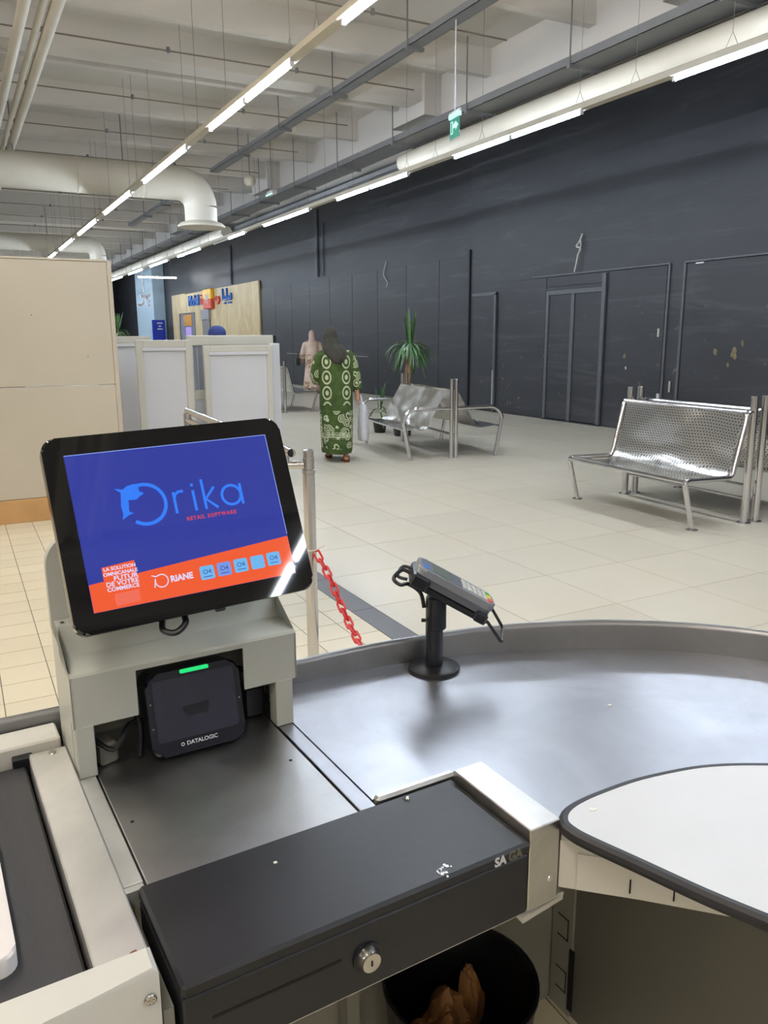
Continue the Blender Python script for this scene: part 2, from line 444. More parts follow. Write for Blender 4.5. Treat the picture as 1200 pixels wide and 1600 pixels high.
def RZ(a): return Matrix.Rotation(a, 4, 'Z')
ORD = ['first', 'second', 'third', 'fourth', 'fifth', 'sixth', 'seventh', 'eighth', 'ninth', 'tenth', 'eleventh', 'twelfth', 'thirteenth', 'fourteenth', 'fifteenth', 'sixteenth', 'seventeenth', 'eighteenth', 'nineteenth', 'twentieth', 'twenty-first', 'twenty-second', 'twenty-third', 'twenty-fourth']

# ================================================================== SETTING
def structbox(name, mat, x0, x1, y0, y1, z0, z1, parent=None, bev=0):
    o = MB().box(x0, x1, y0, y1, z0, z1, bev).build(name, mat, parent)
    if not parent: struct(o)
    return o
XR, XR2, YF, YB, XL = 9.2, 9.4, 58.0, -7.0, -9.0
floor = structbox('floor', 'grout', XL, XR2+.3, YB, YF, -.2, -.0022)
# --- large polished tiles of the mall, 60 cm
P = .6; G = .002
me_big = MB().box(G, P-G, G, P-G, -.008, 0, 0).mesh('floor_tile', 'tile_large', False)
cells = []
for i in range(-1, 12):
    for j in range(-15, 92):
        x = 2.493+P*i; y = 3.082+P*j
        vis = any(in_view((x+a*P, y+b*P, 0), 5) for a in (0, 1, .5) for b in (0, 1, .5)) and not (x < 1.95 and y < 0)
        cells.append((vis, math.hypot(x, y), x, y))
show = sorted([c for c in cells if c[0]], key=lambda c: c[1])[:300]; keep = set(id(c) for c in show)
for c in show:
    o = D.objects.new('floor_tile', me_big); COL.objects.link(o); o.parent = floor; o.location = (c[2], c[3], 0)
far = MB()
for c in cells:
    if id(c) not in keep: far.box(c[2]+G, c[2]+P-G, c[3]+G, c[3]+P-G, -.008, 0)
o = far.build('far_floor_tiles', 'tile_large', floor, False); o['kind'] = 'stuff'
# --- grey border tiles
me_strip = MB().box(0, .134, G, .6-G, -.008, .0, 0).mesh('border_tile', 'grey_strip', False)
for j in range(-8, 8):
    o = D.objects.new('border_tile', me_strip); COL.objects.link(o); o.parent = floor; o.location = (1.757, 3.67+.6*j, 0)
# --- small 20 cm tiles of the checkout lane
q = .196; g = .0022
me_s = MB().box(g, q-g, g, q-g, -.008, 0, 0).mesh('small_tile', 'tile_small', False)
me_sh = MB().box(g, .146-g, g, q-g, -.008, 0, 0).mesh('small_tile_cut', 'tile_small', False)
rest = MB(); nshow = 0; cand = []
for i in range(-16, 9):
    for j in range(-18, 36):
        x = .04+q*i; y = 3.151+q*j; cand.append((math.hypot(x, y), x, y, i))
cand.sort()
for d, x, y, i in cand:
    w_ = .146 if i == 8 else q
    vis = any(in_view((x+a*w_, y+b*q, 0), 0) for a in (0, 1) for b in (0, 1)) and (y > 1.7 or (x > .3 and y < 1.6 and y > .5)) and y < 7
    if vis and nshow < 300:
        nshow += 1; o = D.objects.new('small_tile', me_sh if i == 8 else me_s); COL.objects.link(o); o.parent = floor; o.location = (x, y, 0)
    else: rest.box(x+g, x+w_-g, y+g, y+q-g, -.008, 0)
o = rest.build('far_small_tiles', 'tile_small', floor, False); o['kind'] = 'stuff'

# --- right-hand wall, painted black
wall = struct(MB().box(XR, XR+.5, YB, 13.6, 0, 5.2).build('wall_right', 'wall_black'))
wall2 = struct(MB().box(XR2, XR2+.3, 13.6, YF, 0, 5.2).build('wall_right_far', 'wall_black'))
structbox('wall_left', 'concrete_white', XL-.3, XL, YB, YF, 0, 5.2)
structbox('wall_back', 'concrete_white', XL, XR, YB-.3, YB, 0, 5.2)
structbox('wall_far', 'wall_black', XL, XR2, YF, YF+.3, 0, 5.2)
# boarded lower part of the far stretch, in sheets
for k in range(9):
    y0 = 13.62+1.42*k; y1 = y0+1.405
    MB().box(XR2-.022, XR2, y0, y1, .02, 3.02, .003).build('wall_board', 'wall_black', wall2)
for y, z0, z1 in ((21.5, 3.1, 4.9), (21.1, 3.1, 4.5), (29.4, 3.35, 4.7)):
    MB().tube([(XR2-.03, y, z0), (XR2-.03, y, z1)], .05 if y != 21.1 else .02, 8).build('wall_pipe', 'door_trim', wall2)
MB().box(XR2-.05, XR2-.022, 18.4, 19.8, .94, .952).build('scratch_rail', 'white_scratch', wall2)
MB().box(XR2-.05, XR2-.022, 22.6, 24.0, .94, .952).build('scratch_rail', 'white_scratch', wall2)
# panels and frames of the near stretch
def wallbar(name, y0, y1, z0, z1, th=.02, mat='door_trim', par=None):
    return MB().box(XR-th, XR, y0, y1, z0, z1, .003).build(name, mat, par or wall)
wallbar('wall_panel', 8.56, 9.72, .02, 2.42, .012, 'wall_black')
wallbar('wall_panel', 11.24, 12.55, .02, 2.42, .012, 'wall_black')
wallbar('wall_panel', 9.74, 11.2, 2.26, 2.42, .012, 'wall_black')
wallbar('wall_panel', 3.6, 5.9, .02, 2.42, .012, 'wall_black')
wallbar('wall_panel', 5.93, 8.2, .02, 2.42, .012, 'wall_black')
wallbar('header_rail', 8.5, 11.6, 2.43, 2.455, .03)
wallbar('header_rail', 3.4, 8.24, 2.43, 2.455, .03)
wallbar('panel_edge', 8.5, 8.54, 0, 2.43, .022)
wallbar('panel_edge', 8.22, 8.26, 0, 2.43, .022)
wallbar('corner_edge', 13.56, 13.6, 0, 3.1, .03, 'dark_hole')
d1 = struct(MB().box(XR-.05, XR, 9.76, 11.2, 0, .02).build('door_1', 'wall_black'))
for y0, y1 in ((9.84, 10.47), (10.55, 11.12)):
    MB().box(XR-.03, XR-.004, y0, y1, .03, 2.12, .004).build('door_leaf', 'wall_black', d1)
for y0, y1, z0, z1 in ((9.76, 9.84, 0, 2.4), (11.12, 11.19, 0, 2.2), (10.47, 10.55, .02, 2.13), (9.84, 11.12, 2.12, 2.2)):
    MB().box(XR-.05, XR-.002, y0, y1, z0, z1, .006).build('door_frame', 'door_trim', d1)
d2 = struct(MB().box(XR-.035, XR-.002, 12.72, 13.42, .02, 2.2, .004).build('door_2', 'wall_black'))
MB().box(XR-.045, XR-.003, 12.66, 12.72, 0, 2.24, .004).build('door_frame', 'door_trim', d2)
MB().box(XR-.045, XR-.003, 12.66, 13.46, 2.2, 2.26, .004).build('door_frame', 'door_trim', d2)
MB().box(XR-.05, XR-.044, 12.70, 12.725, .15, .8).build('peeled_edge', 'white_scratch', d2)
for y, z, a, b in ((8.63, 1.42, .03, .12), (8.36, .63, .02, .16), (8.55, .53, .05, .07)):
    wallbar('paint_chip', y, y+a, z, z+b, .026, 'white_scratch')
wallbar('paint_chip', 7.92, 8.05, 2.40, 2.42, .03, 'white_plastic')
random.seed(21)
for y, z, rr, m in ((7.32, 1.20, .10, 'chip_ochre'), (7.20, 1.33, .05, 'chip_ochre'), (7.62, 1.22, .06, 'chip_ochre'), (7.40, 1.05, .04, 'chip_ochre'), (10.9, .62, .05, 'white_scratch'), (9.30, 1.13, .05, 'chip_ochre'), (9.26, .95, .03, 'white_scratch')):
    p_ = [(rr*.6*math.cos(t_)*random.uniform(.5, 1.1), rr*math.sin(t_)*random.uniform(.5, 1.1)) for t_ in [i*2*PI/11 for i in range(11)]]
    MB().prism(p_, .012, .0135, T((XR, y, z)) @ Matrix(((0, 0, -1, 0), (-1, 0, 0, 0), (0, 1, 0, 0), (0, 0, 0, 1)))).build('paint_chip', m, wall)
# loose wire on the wall
wc = MB()
wc.tube(spline([(XR-.03, 10.36, 3.05), (XR-.05, 10.4, 2.93), (XR-.06, 10.46, 2.86), (XR-.05, 10.36, 2.82), (XR-.05, 10.42, 2.74), (XR-.06, 10.44, 2.6), (XR-.07, 10.47, 2.46)], 5), .014, 6)
wc.tube(spline([(XR-.05, 10.38, 2.95), (XR-.08, 10.33, 2.86), (XR-.05, 10.40, 2.78)], 5), .012, 6)
tag(wc.build('loose_wire', 'white_scratch'), 'pale loose wire dangling from black wall above the double door', 'wire')
wc = MB(); wc.tube(spline([(XR2-.03, 17.4, 3.2), (XR2-.05, 17.5, 2.9), (XR2-.05, 17.3, 2.7), (XR2-.06, 17.35, 2.6)], 5), .012, 6)
tag(wc.build('loose_wire', 'white_scratch'), 'short thin wire hanging high on black wall above the palm', 'wire')

# --- ceiling: slab, ribs, beams
ceil = structbox('ceiling', 'concrete_white', XL, XR2+.3, YB, YF, 5.1, 5.4)
ZR = 4.77; XE = 6.62
rib_me = MB().box(XL, XE, -.06, .06, ZR, 5.1).mesh('ceiling_rib', 'concrete_rib', False)
for k in range(-8, 24):
    o = D.objects.new('ceiling_rib', rib_me); COL.objects.link(o); o.parent = ceil; o.location = (0, 9.44+1.96*k, 0)
beam_me = MB().box(XL, XE, -.2, .2, ZR-.03, 5.1).mesh('cross_beam', 'concrete_rib', False)
for k in range(-2, 6):
    o = D.objects.new('cross_beam', beam_me); COL.objects.link(o); o.parent = ceil; o.location = (0, 10.87+7.84*k, 0)
MB().box(XE, XE+.45, YB, YF, 4.28, 5.1).build('edge_beam', 'concrete_rib', ceil)
for k, y in enumerate((5.2, 10.6, 17.1, 24.9)):
    MB().box(XE-.28, XE, y, y+1.0, 4.55, 5.1).build('beam_haunch', 'concrete_white', ceil)

# ================================================================== SERVICES UNDER THE CEILING
# thin conduits along the ribs
for k in range(-1, 9):
    y = 10.15+2.08*k
    c = thing('conduit', '%s thin brown conduit run crossing the ceiling, counted from the near end' % ORD[k+1], 'conduit', (0, y, 4.70), 0, 'conduits crossing the ceiling')
    MB().tube([(-2.0, 0, 0), (5.9, 0, 0)], .009, 6).build('pipe', 'conduit_brown', c)
    for x in (1.25, 2.6, 4.2):
        MB().lathe([(.02, -.02), (.027, 0), (.02, .04)], 8, T((x, 0, .0))).build('clamp', 'tray_grey', c)
# three pipes high on the left
for k, (x, r) in enumerate(((.955, .055), (1.115, .035), (1.235, .06))):
    c = thing('ceiling_pipe', ['thick cream pipe, leftmost of three pipes at the upper left', 'thin cream pipe, middle of three pipes at the upper left', 'thick cream pipe, rightmost of three pipes at the upper left'][k], 'pipe', (x, 4, 4.53), 0, 'cream pipes at upper left')
    MB().tube([(0, -8, 0), (0, 26, 0)], r, 14).build('pipe', 'duct_cream', c)
    for y in (2.9, 4.85, 6.8, 8.76):
        a = MB(); a.tube([(r*1.15*math.cos(t), 0, r*1.15*math.sin(t)) for t in [PI+PI*i/8 for i in range(9)]], .012, 6)
        a.tube([(r*1.15, 0, 0), (r*1.15, 0, .57)], .006, 5); a.build('hanger', 'tray_grey', c)
# ventilation ducts with drop
def duct(Y, X, zc, r, zf, label):
    c = thing('ventilation_duct', label, 'duct', (X, Y, zf))
    z = zc-zf; path = [(-14, 0, z), (-.9, 0, z), (-.55, 0, z)]
    R_ = r*1.35; cx = -R_
    for i in range(1, 9): a = PI/2*i/8; path.append((cx+R_*math.sin(a), 0, z-R_+R_*math.cos(a)))
    path[2] = (cx-.01, 0, z); path = [p for p in path if p[0] <= 0.001]
    MB().tube(path, r, 20, False).build('elbow_duct', 'duct_cream', c)
    MB().lathe([(r*.99, z-R_), (r*.99, .10), (r*.95, .04)], 20, cap=False).build('drop', 'duct_cream', c)
    MB().lathe([(r*.6, .0), (r*1.42, .0), (r*1.46, .03), (r*1.3, .07), (r*.98, .1)], 24).build('diffuser', 'duct_cream', c)
    for x in (-3.4, -2.05, -1.0):
        MB().lathe([(r*1.0, -.03), (r*1.025, -.02), (r*1.025, .02), (r*1.0, .03)], 20, T((x, 0, z)) @ RY(PI/2)).build('seam', 'duct_cream', c)
    for x in (-3.0, -1.3):
        MB().tube([(x, 0, z+r), (x, 0, 5.1-zf)], .01, 5).build('hanger', 'tray_grey', c)
duct(14.8, 4.21, 4.09, .285, 3.37, 'large cream ventilation duct bending down to a round diffuser')
duct(24.8, 4.0, 4.03, .225, 3.3, 'farther cream ventilation duct bending down behind the beige partition')
# cable tray in the middle of the ceiling
def tray(name, label, x0, x1, z, y0, y1, step, side=.07, rods=True, cables=0):
    c = thing(name, label, 'cable tray', (x0, y0, z))
    L = y1-y0; w_ = x1-x0
    a = MB(); a.box(0, w_, 0, L, 0, .006); a.box(0, .006, 0, L, 0, side); a.box(w_-.006, w_, 0, L, 0, side); a.build('channel', 'tray_grey', c)
    n = int(L/step)
    for i in range(n):
        y = .4+i*step
        MB().box(-.03, w_+.03, y, y+.05, -.035, 0).build('bracket', 'tray_grey', c)
        if rods:
            MB().tube([(-.015, y+.02, -.02), (-.015, y+.02, 5.1-z)], .009, 5).build('hanger_rod', 'tray_grey', c)
    for i in range(cables):
        MB().tube([(w_*(.2+.6*i/max(1, cables-1)), 0, .04), (w_*(.2+.6*i/max(1, cables-1)), L, .04)], .02, 6).build('cable', 'black_plastic', c)
    return c
tray('cable_tray', 'slim grey cable tray crossing the ceiling between the light rows', 4.74, 4.90, 4.53, 2.0, 15.9, 1.95)
tray('cable_tray', 'grey cable tray far behind the large duct', 4.74, 4.90, 4.50, 17.5, 24.0, 1.95)
tray('cable_tray', 'wide grey cable tray running above the long white duct', 6.12, 6.52, 4.25, -1.0, 40.0, 1.95, .09, True, 3)
tray('cable_tray', 'dark cable tray beside the black wall, behind the long white duct', 6.68, 6.98, 4.10, -1.0, 40.0, 2.4, .08, False, 2)
# long white round ducts over the right-hand light row
def rduct(y0, y1, label):
    c = thing('white_duct', label, 'duct', (6.5, y0, 4.055))
    a = MB(); a.tube([(0, 0, 0), (0, y1-y0, 0)], .145, 20); a.build('duct_pipe', 'duct_cream', c)
    n = int((y1-y0)/3)
    for i in range(n): MB().lathe([(.146, -.02), (.15, 0), (.146, .02)], 20, T((0, .6+3*i, 0)) @ RX(PI/2), False).build('seam', 'duct_cream', c)
rduct(-2, 11.45, 'long white round duct high along the black wall, near end')
rduct(20.6, 38.0, 'white round duct running on beyond the diffuser')

# ------------------------------------------------------------------ light rows
def light_row(X, Z, starts, name_row, warm=False, off=(), per=1.14):
    y0 = min(starts)-.6; y1 = max(starts)+3.0
    rail = thing('light_rail', 'cream lighting rail of the %s' % name_row, 'light rail', (X, y0, Z))
    MB().box(-.03, .03, 0, y1-y0, .028, .085, .004).build('channel', 'rail_cream', rail)
    MB().box(-.045, .045, 0, y1-y0, .022, .028).build('reflector', 'rail_cream', rail)
    n = 0
    for si, s in enumerate(starts):
        for yy in (s+.05, s+per*1.5, s+per*2.4):
            w_ = MB(); w_.tube([(0, yy-y0-.06, .085), (0, yy-y0, .2), (0, yy-y0, 5.1-Z)], .0025, 4); w_.tube([(0, yy-y0, .2), (0, yy-y0+.06, .085)], .0025, 4); w_.build('suspension_wire', 'tray_grey', rail)
        for t in range(2):
            ya = s+t*(per+.012)
            lit = (si, t) not in off
            if in_view((X, ya, Z), 0) or in_view((X, ya+per, Z), 0):
                lab = 'distant lit fluorescent tube at the vanishing end of the %s' % name_row if n > 17 else '%s %s fluorescent tube of the %s, counted from the nearest' % (ORD[min(n, 23)], 'lit' if lit else 'unlit', name_row); grp = 'tubes of the %s' % name_row if n < 18 else 'distant tubes of the %s' % name_row; n += 1
            else: lab = 'lit fluorescent tube outside the picture on the %s' % name_row; grp = 'tubes outside the picture on the %s' % name_row
            f = thing('fluorescent_light', lab, 'light', (X, ya, Z), 0, grp)
            MB().tube([(0, .03, 0), (0, per-.03, 0)], .016, 8).build('tube', ('tube_lit_warm' if warm else 'tube_lit') if lit else 'tube_off', f)
            for e in (0, per-.03):
                MB().box(-.016, .016, e, e+.03, -.018, .0215, .003).build('end_cap', 'white_plastic', f)
light_row(2.60, 3.535, [-4.35, -.07] + [3.15+3.21*k for k in range(0, 14)], 'left-hand light row')
light_row(5.70, 3.58, [-3.74, -.32, 3.10] + [6.52+3.42*k for k in range(0, 13)], 'right-hand light row', off=((6, 1),))
light_row(-.75, 3.55, [-5.2+3.42*k for k in range(0, 4)], 'added light row over checkout lanes', warm=True)  # unseen warm tubes, added for the light they throw on the left
light_row(-4.1, 3.55, [-5.2+3.42*k for k in range(0, 5)], 'added light row over shop floor', warm=True)  # second unseen row farther left, also added as warm fill light

# exit sign hanging from the tray
c = thing('exit_sign', 'green running-man exit sign hanging from the slim cable tray', 'sign', (4.8, 7.42, 3.43))
SM = T((0, 0, 0)) @ RZ(math.radians(-98)) @ RX(PI/2)       # local x along sign, y up, z towards camera
MB().prism(rrect(-.11, .11, .0, .20, .004, 2), -.004, .004, SM).build('green_panel', 'exit_green', c)
MB().box(-.12, .12, .195, .24, -.02, .02, .006, SM).build('lamp_housing', 'exit_glow', c)
MB().tube([(0, 0, .26), (0, 0, 1.1)], .008, 6).build('hanger_rod', 'white_plastic', c)
MB().box(-.13, .13, .24, .262, -.012, .012, .003, SM).build('bracket', 'white_plastic', c)
sy = MB()
sy.prism([(-.09, .05), (-.035, .05), (-.035, .17), (-.09, .17)], .004, .0052, SM)
sy.build('doorway_mark', 'exit_glow', c)
sy = MB(); sy.prism([(-.075, .06), (-.05, .06), (-.05, .16), (-.075, .16)], .0052, .0062, SM); sy.build('doorway_dark', 'exit_green', c)
sy = MB(); sy.prism([(-.03, .10), (.03, .10), (.03, .075), (.09, .118), (.03, .16), (.03, .135), (-.03, .135)], .004, .0056, SM); sy.build('arrow', 'exit_glow', c)
MB().box(-.112, .112, -.006, .0, -.006, .006, 0, SM).build('edge_strip', 'white_plastic', c)
# loudspeaker ball, hanging emergency light, hanging far sign
c = thing('ball_loudspeaker', 'round white loudspeaker hanging below the ribs', 'loudspeaker', (5.2, 14.95, 4.17))
MB().lathe([(.02, 0), (.07, .01), (.105, .06), (.105, .13), (.07, .18), (.02, .2)], 18).build('shell', 'duct_cream', c)
MB().tube([(0, 0, .2), (0, 0, .9)], .008, 5).build('hanger_rod', 'tray_grey', c)
c = thing('emergency_light', 'small lit emergency lamp hanging under the wide cable tray', 'light', (5.60, 14.9, 4.02))
MB().box(-.05, .05, -.17, .17, .02, .09, .01).build('housing', 'white_plastic', c)
MB().tube([(-.052, -.16, .02), (-.052, .16, .02)], .014, 6).build('tube', 'exit_glow', c)
MB().tube([(0, 0, .09), (0, 0, 1.1)], .008, 5).build('hanger_rod', 'tray_grey', c)
c = thing('hanging_chandelier', 'pale hanging ornament on a rod beside the blue pillar', 'ornament', (7.4, 35.2, 2.75))
MB().tube([(0, 0, .55), (0, 0, 2.3)], .03, 6).build('rod', 'white_plastic', c)
for i in range(14):
    a = random.uniform(0, 6.28); r = random.uniform(.04, .3); z = random.uniform(0, .55)
    MB().ell((r*math.cos(a), r*math.sin(a), z), (.06, .06, .07), 6, 5).build('pendant', 'bag_white', c)

# ================================================================== CHECKOUT COUNTER (own frame: x right, y away)
OX, OY, AC = .129, .874, math.radians(2.6)
def wf(x, y, z=0):
    return Vector((OX+x*math.cos(AC)-y*math.sin(AC), OY+x*math.sin(AC)+y*math.cos(AC), z))
def cthing(name, label, cat, x, y, z, rz=0, group=None):
    return thing(name, label, cat, wf(x, y, z), AC+rz, group)
ct = cthing('checkout_counter', 'stainless steel checkout counter with curved raised rim and cream end cap', 'counter', 0, 0, 0)
# plates
a = MB(); a.box(.0125, .3035, .0, .43, .786, .8, .0012); a.build('scale_plate', 'steel_plate', ct)
for x, y in ((.028, .142), (.2795, .178)):
    MB().lathe([(.0028, .8), (.0028, .8004)], 10, T((x, y, 0))).build('screw_hole', 'dark_hole', ct)
a = MB(); a.box(-.0145, .0095, .012, .43, .780, .8005, .001); a.build('edge_strip', 'steel_bright', ct)
a = MB(); a.box(-.0145, .0095, .002, .012, .772, .7985, .001); a.build('strip_lip', 'steel_bright', ct)
a = MB(); a.box(.3062, .3318, .002, .43, .786, .8008, .001); a.build('edge_strip', 'steel_counter', ct)
rimp = [(-1.1, .474), (-.5, .470), (-.1, .462), (.2, .448), (.404, .431), (.535, .421), (.643, .403), (.806, .362), (.957, .292), (1.092, .208), (1.194, .118), (1.274, .010), (1.325, -.12), (1.345, -.28), (1.35, -.55)]
rim = spline([(x, y, 0) for x, y in rimp], 6)
top = [(p.x, p.y) for p in rim if p.x > .345 and p.y > -.6]
poly = [(.3345, .4345)] + top + [(.86, -.55), (.755, -.445), (.686, -.359), (.587, -.251), (.5125, -.178), (.5125, .0185), (.3345, .0185)]
MB().prism(poly[::-1], .788, .8).build('curved_top', 'steel_counter', ct)
# rim: upright plate with rolled top, a little taller towards the right
def sweep(path, profile):
    vs = []; n = len(profile)
    for i, p in enumerate(path):
        t = (path[min(i+1, len(path)-1)]-path[max(i-1, 0)]).normalized(); nx = Vector((-t.y, t.x, 0))
        k = min(1, max(0, (p.x-.4)/.6))
        for (o_, z) in profile: q_ = p + nx*o_; vs.append((q_.x, q_.y, .78+(z-.78)*(1+.28*k) if z > .8 else z))
    fs = []
    for i in range(len(path)-1):
        for j in range(n): fs.append((i*n+j, (i+1)*n+j, (i+1)*n+(j+1) % n, i*n+(j+1) % n))
    fs.append(tuple(range(n))); fs.append(tuple((len(path)-1)*n+j for j in range(n))[::-1])
    return MB().add(vs, fs)
prof = [(0, .78), (0, .836), (.002, .8405), (.006, .8435), (.011, .8435), (.015, .8405), (.017, .836), (.017, .815), (.012, .81), (.012, .78)]
sweep(rim, prof).build('raised_rim', 'rim_steel', ct)
sweep(rim, [(.0125, .02), (.0125, .779), (.016, .779), (.016, .02)]).build('outer_panel', 'cream_paint', ct)
# box around the drawer and its back rail
a = MB(); a.box(.4592, .511, -.176, -.0045, .700, .82, .0014); a.build('drawer_surround', 'steel_box', ct)
MB().lathe([(.005, 0), (.004, .0015), (.0, .002)], 10, T((.497, -.176, .735)) @ RX(PI/2)).build('rivet', 'steel_bright', ct)
a = MB(); a.box(.3345, .470, .0030, .0178, .78, .809, .004); a.build('back_rail', 'steel_box', ct)
a = MB(); a.box(.0, .53, -.170, -.02, .692, .6975, .001); a.build('drawer_bracket', 'cream_paint', ct)
a = MB(); a.prism([(.452, -.176), (.53, -.168), (.53, -.02), (.452, -.02)], .684, .6915); a.build('torn_lip', 'cream_paint', ct)
# conveyor
a = MB(); a.box(-.0715, -.0165, -.124, .386, .74, .8125, .002); a.build('side_rail', 'steel_bright', ct)
MB().lathe([(.006, .8125), (.005, .8145), (0, .815)], 12, T((-.038, .372, 0))).build('screw', 'lock_steel', ct)
a = MB(); a.box(-1.1, -.077, -.128, .384, .77, .7975, .003); a.build('conveyor_belt', 'belt_rubber', ct)
a = MB(); a.box(-1.1, -.022, .392, .452, .74, .826, .003); a.build('rear_rail', 'cream_paint', ct)
a = MB(); a.box(-.095, -.065, .378, .394, .78, .812, .002); a.build('rail_clip', 'black_plastic', ct)
a = MB(); a.prism([(-1.1, -.132), (-1.1, -.30), (-.080, -.1755), (-.0195, -.1715), (-.0185, -.132)][::-1], .5, .832, None, .005); a.build('end_cap', 'cream_paint', ct)
s_ = MB(); s_.lathe([(.0062, 0), (.0062, .002), (.005, .003), (.003, .0028)], 14); s_.box(-.004, .004, -.0007, .0007, .0029, .0033); s_.box(-.0007, .0007, -.004, .004, .0029, .0033)
s2 = MB(); s2.add(s_.v, s_.f, T((-.030, -.1735, .803)) @ RX(PI/2)); s2.build('screw', 'lock_steel', ct)
a = MB(); a.prism([(-.040, -.119), (-.034, -.114), (-.029, -.113), (-.026, -.119), (-.029, -.125), (-.037, -.126)], .8125, .8145); a.build('rust_patch', 'sandal', ct)
a = MB(); a.box(-1.1, -.03, -.125, .45, .02, .739); a.build('base_cabinet', 'cream_paint', ct)
a = MB(); a.box(-.0155, -.0045, -.16, .43, .55, .77); a.build('inner_side', 'grey_inner', ct)
# knee space: back panel, side panel, upright with slots, aprons
a = MB(); a.box(-.03, .915, .243, .252, .0, .785); a.build('back_panel', 'grey_inner', ct)
a = MB(); a.box(.915, .925, -.62, .252, .0, .785); a.build('side_panel', 'grey_inner_dark', ct)
up = MB().box(.909, .915, .178, .238, .0, .785).build('slotted_upright', 'grey_inner', ct)
for z in (.05, .18, .32, .46, .60):
    s_ = MB(); s_.box(.9084, .9094, .192, .222, z+.05, z+.053); s_.box(.9084, .9094, .192, .222, z, z+.003); s_.box(.9084, .9094, .190, .1925, z, z+.053); s_.build('slot', 'dark_hole', up)
a = MB(); a.box(.906, .9085, .168, .182, .02, .17); a.build('bracket_bar', 'dark_hole', ct)
a = MB(); a.box(.385, .41, .205, .24, .0, .70); a.build('leg', 'grey_inner', ct)
ap = [Vector((.5125, -.176, 0)), Vector((.587, -.251, 0)), Vector((.686, -.359, 0)), Vector((.76, -.45, 0)), Vector((.87, -.56, 0))]
sweep(ap, [(0, .716), (0, .788), (.004, .788), (.004, .716)]).build('apron', 'cream_paint', ct)
sweep([ap[0].lerp(ap[1], .22), ap[1], ap[2], ap[3]], [(-.003, .718), (-.003, .772), (0, .772), (0, .718)]).build('apron_plate', 'cream_paint', ct)
for t, q_ in ((.87, 0), (.28, 1)):
    p = ap[q_].lerp(ap[q_+1], t); d = (ap[q_+1]-ap[q_]).normalized()
    MB().box(-.001, .001, -.0045, .0, .726, .746, 0, T((p.x, p.y, 0)) @ RZ(math.atan2(d.y, d.x))).build('slot', 'dark_hole', ct)

# ------------------------------------------------------------------ white packing shelf with black edge
sp = [(.871, -.233), (.822, -.204), (.766, -.181), (.679, -.1625), (.605, -.1585), (.560, -.1605), (.532, -.168), (.516, -.182), (.5135, -.200), (.518, -.225), (.537, -.288), (.560, -.366), (.583, -.428)]
ext = [(.66, -.62), (.9, -.75), (1.2, -.75), (1.2, -.45), (1.05, -.33), (.95, -.275)]
outl = [(p.x, p.y) for p in spline([(*p, 0) for p in sp], 4)] + ext
shf = cthing('packing_shelf', 'white laminate packing shelf with black rubber edge overlapping the steel counter', 'shelf', .5, -.2, .8)
SHM = T((-.5, .2, -.8))
def grow(poly, d):
    out = []; n = len(poly)
    for i in range(n):
        t = (Vector(poly[(i+1) % n])-Vector(poly[i-1])); t.normalize(); out.append((poly[i][0]+t.y*d, poly[i][1]-t.x*d))
    return out
cc = outl[::-1] if False else outl
area = sum(cc[i][0]*cc[(i+1) % len(cc)][1]-cc[(i+1) % len(cc)][0]*cc[i][1] for i in range(len(cc)))
sgn = 1 if area > 0 else -1
ccw = cc if area > 0 else cc[::-1]
MB().prism(ccw, .8012, .8185, SHM).build('laminate_board', 'white_plastic', shf)
MB().tube([(p[0], p[1], .8095) for p in grow(ccw, .001)], .0098, 10, False, SHM, True).build('edge_band', 'edge_black', shf)

# ------------------------------------------------------------------ cash drawer
dr = cthing('cash_drawer', 'long black metal cash drawer with round key lock under the counter edge', 'cash drawer', .2295, -.089, .698)
DM = T((-.2295, .089, -.698))
a = MB(); a.box(.001, .458, -.176, -.0015, .6985, .786, .002, DM); a.build('drawer_body', 'drawer_black', dr)
a = MB(); a.box(.0, .459, -.1795, -.001, .788, .806, .004, DM); a.build('lid', 'drawer_black', dr)
a = MB(); a.box(.03, .182, -.1768, -.1755, .7505, .7535, 0, DM); a.build('cheque_slot', 'dark_hole', dr)
lk = MB().lathe([(.0155, 0), (.0155, .004), (.0125, .0095), (.0118, .0125), (.0, .0125)], 24, DM @ T((.215, -.176, .742)) @ RX(PI/2)).build('key_lock', 'lock_steel', dr)
MB().box(-.001, .001, -.0035, .0035, .0124, .0130, 0, DM @ T((.215, -.176, .742)) @ RX(PI/2)).build('keyhole', 'dark_hole', lk)
MB().lathe([(.019, 0), (.0185, .002), (.0155, .0022)], 24, DM @ T((.215, -.176, .742)) @ RX(PI/2), False).build('lock_ring', 'navy_plastic', lk)
text('lettering', 'SA', .0175, 'letter_silver', dr, DM @ T((.3985, -.1797, .7965)) @ RX(PI/2), .0002, 'LEFT', 1.0, .92, .0007)
text('lettering', 'GA', .0175, 'letter_faded', dr, DM @ T((.4205, -.1797, .7965)) @ RX(PI/2), .0002, 'LEFT', 1.0, .92, .0007)
random.seed(3)
a = MB()
for i in range(14):
    x = .330+random.gauss(0, .008); y = -.168+random.gauss(0, .005); r = random.uniform(.0015, .004)
    a.prism([(x+r*math.cos(t)*random.uniform(.4, 1), y+r*math.sin(t)*random.uniform(.4, 1)) for t in [k*PI/3 for k in range(6)]], .806, .8066, DM)
a.build('sticker_residue', 'letter_silver', dr)
MB().lathe([(.004, .806), (.0035, .809), (.0015, .8105)], 10, DM @ T((.372, -.016, 0))).build('lid_pin', 'lock_steel', dr)
def scrap(x, y, z, r, label, seed):
    random.seed(seed)
    o = cthing('paper_scrap', label, 'scrap', x, y, z)
    p = [(r*math.cos(t)*random.uniform(.5, 1.1), r*.8*math.sin(t)*random.uniform(.5, 1.1)) for t in [k*PI/4 for k in range(8)]]
    MB().prism(p, 0, .0012).build('paper', 'paper_white', o)
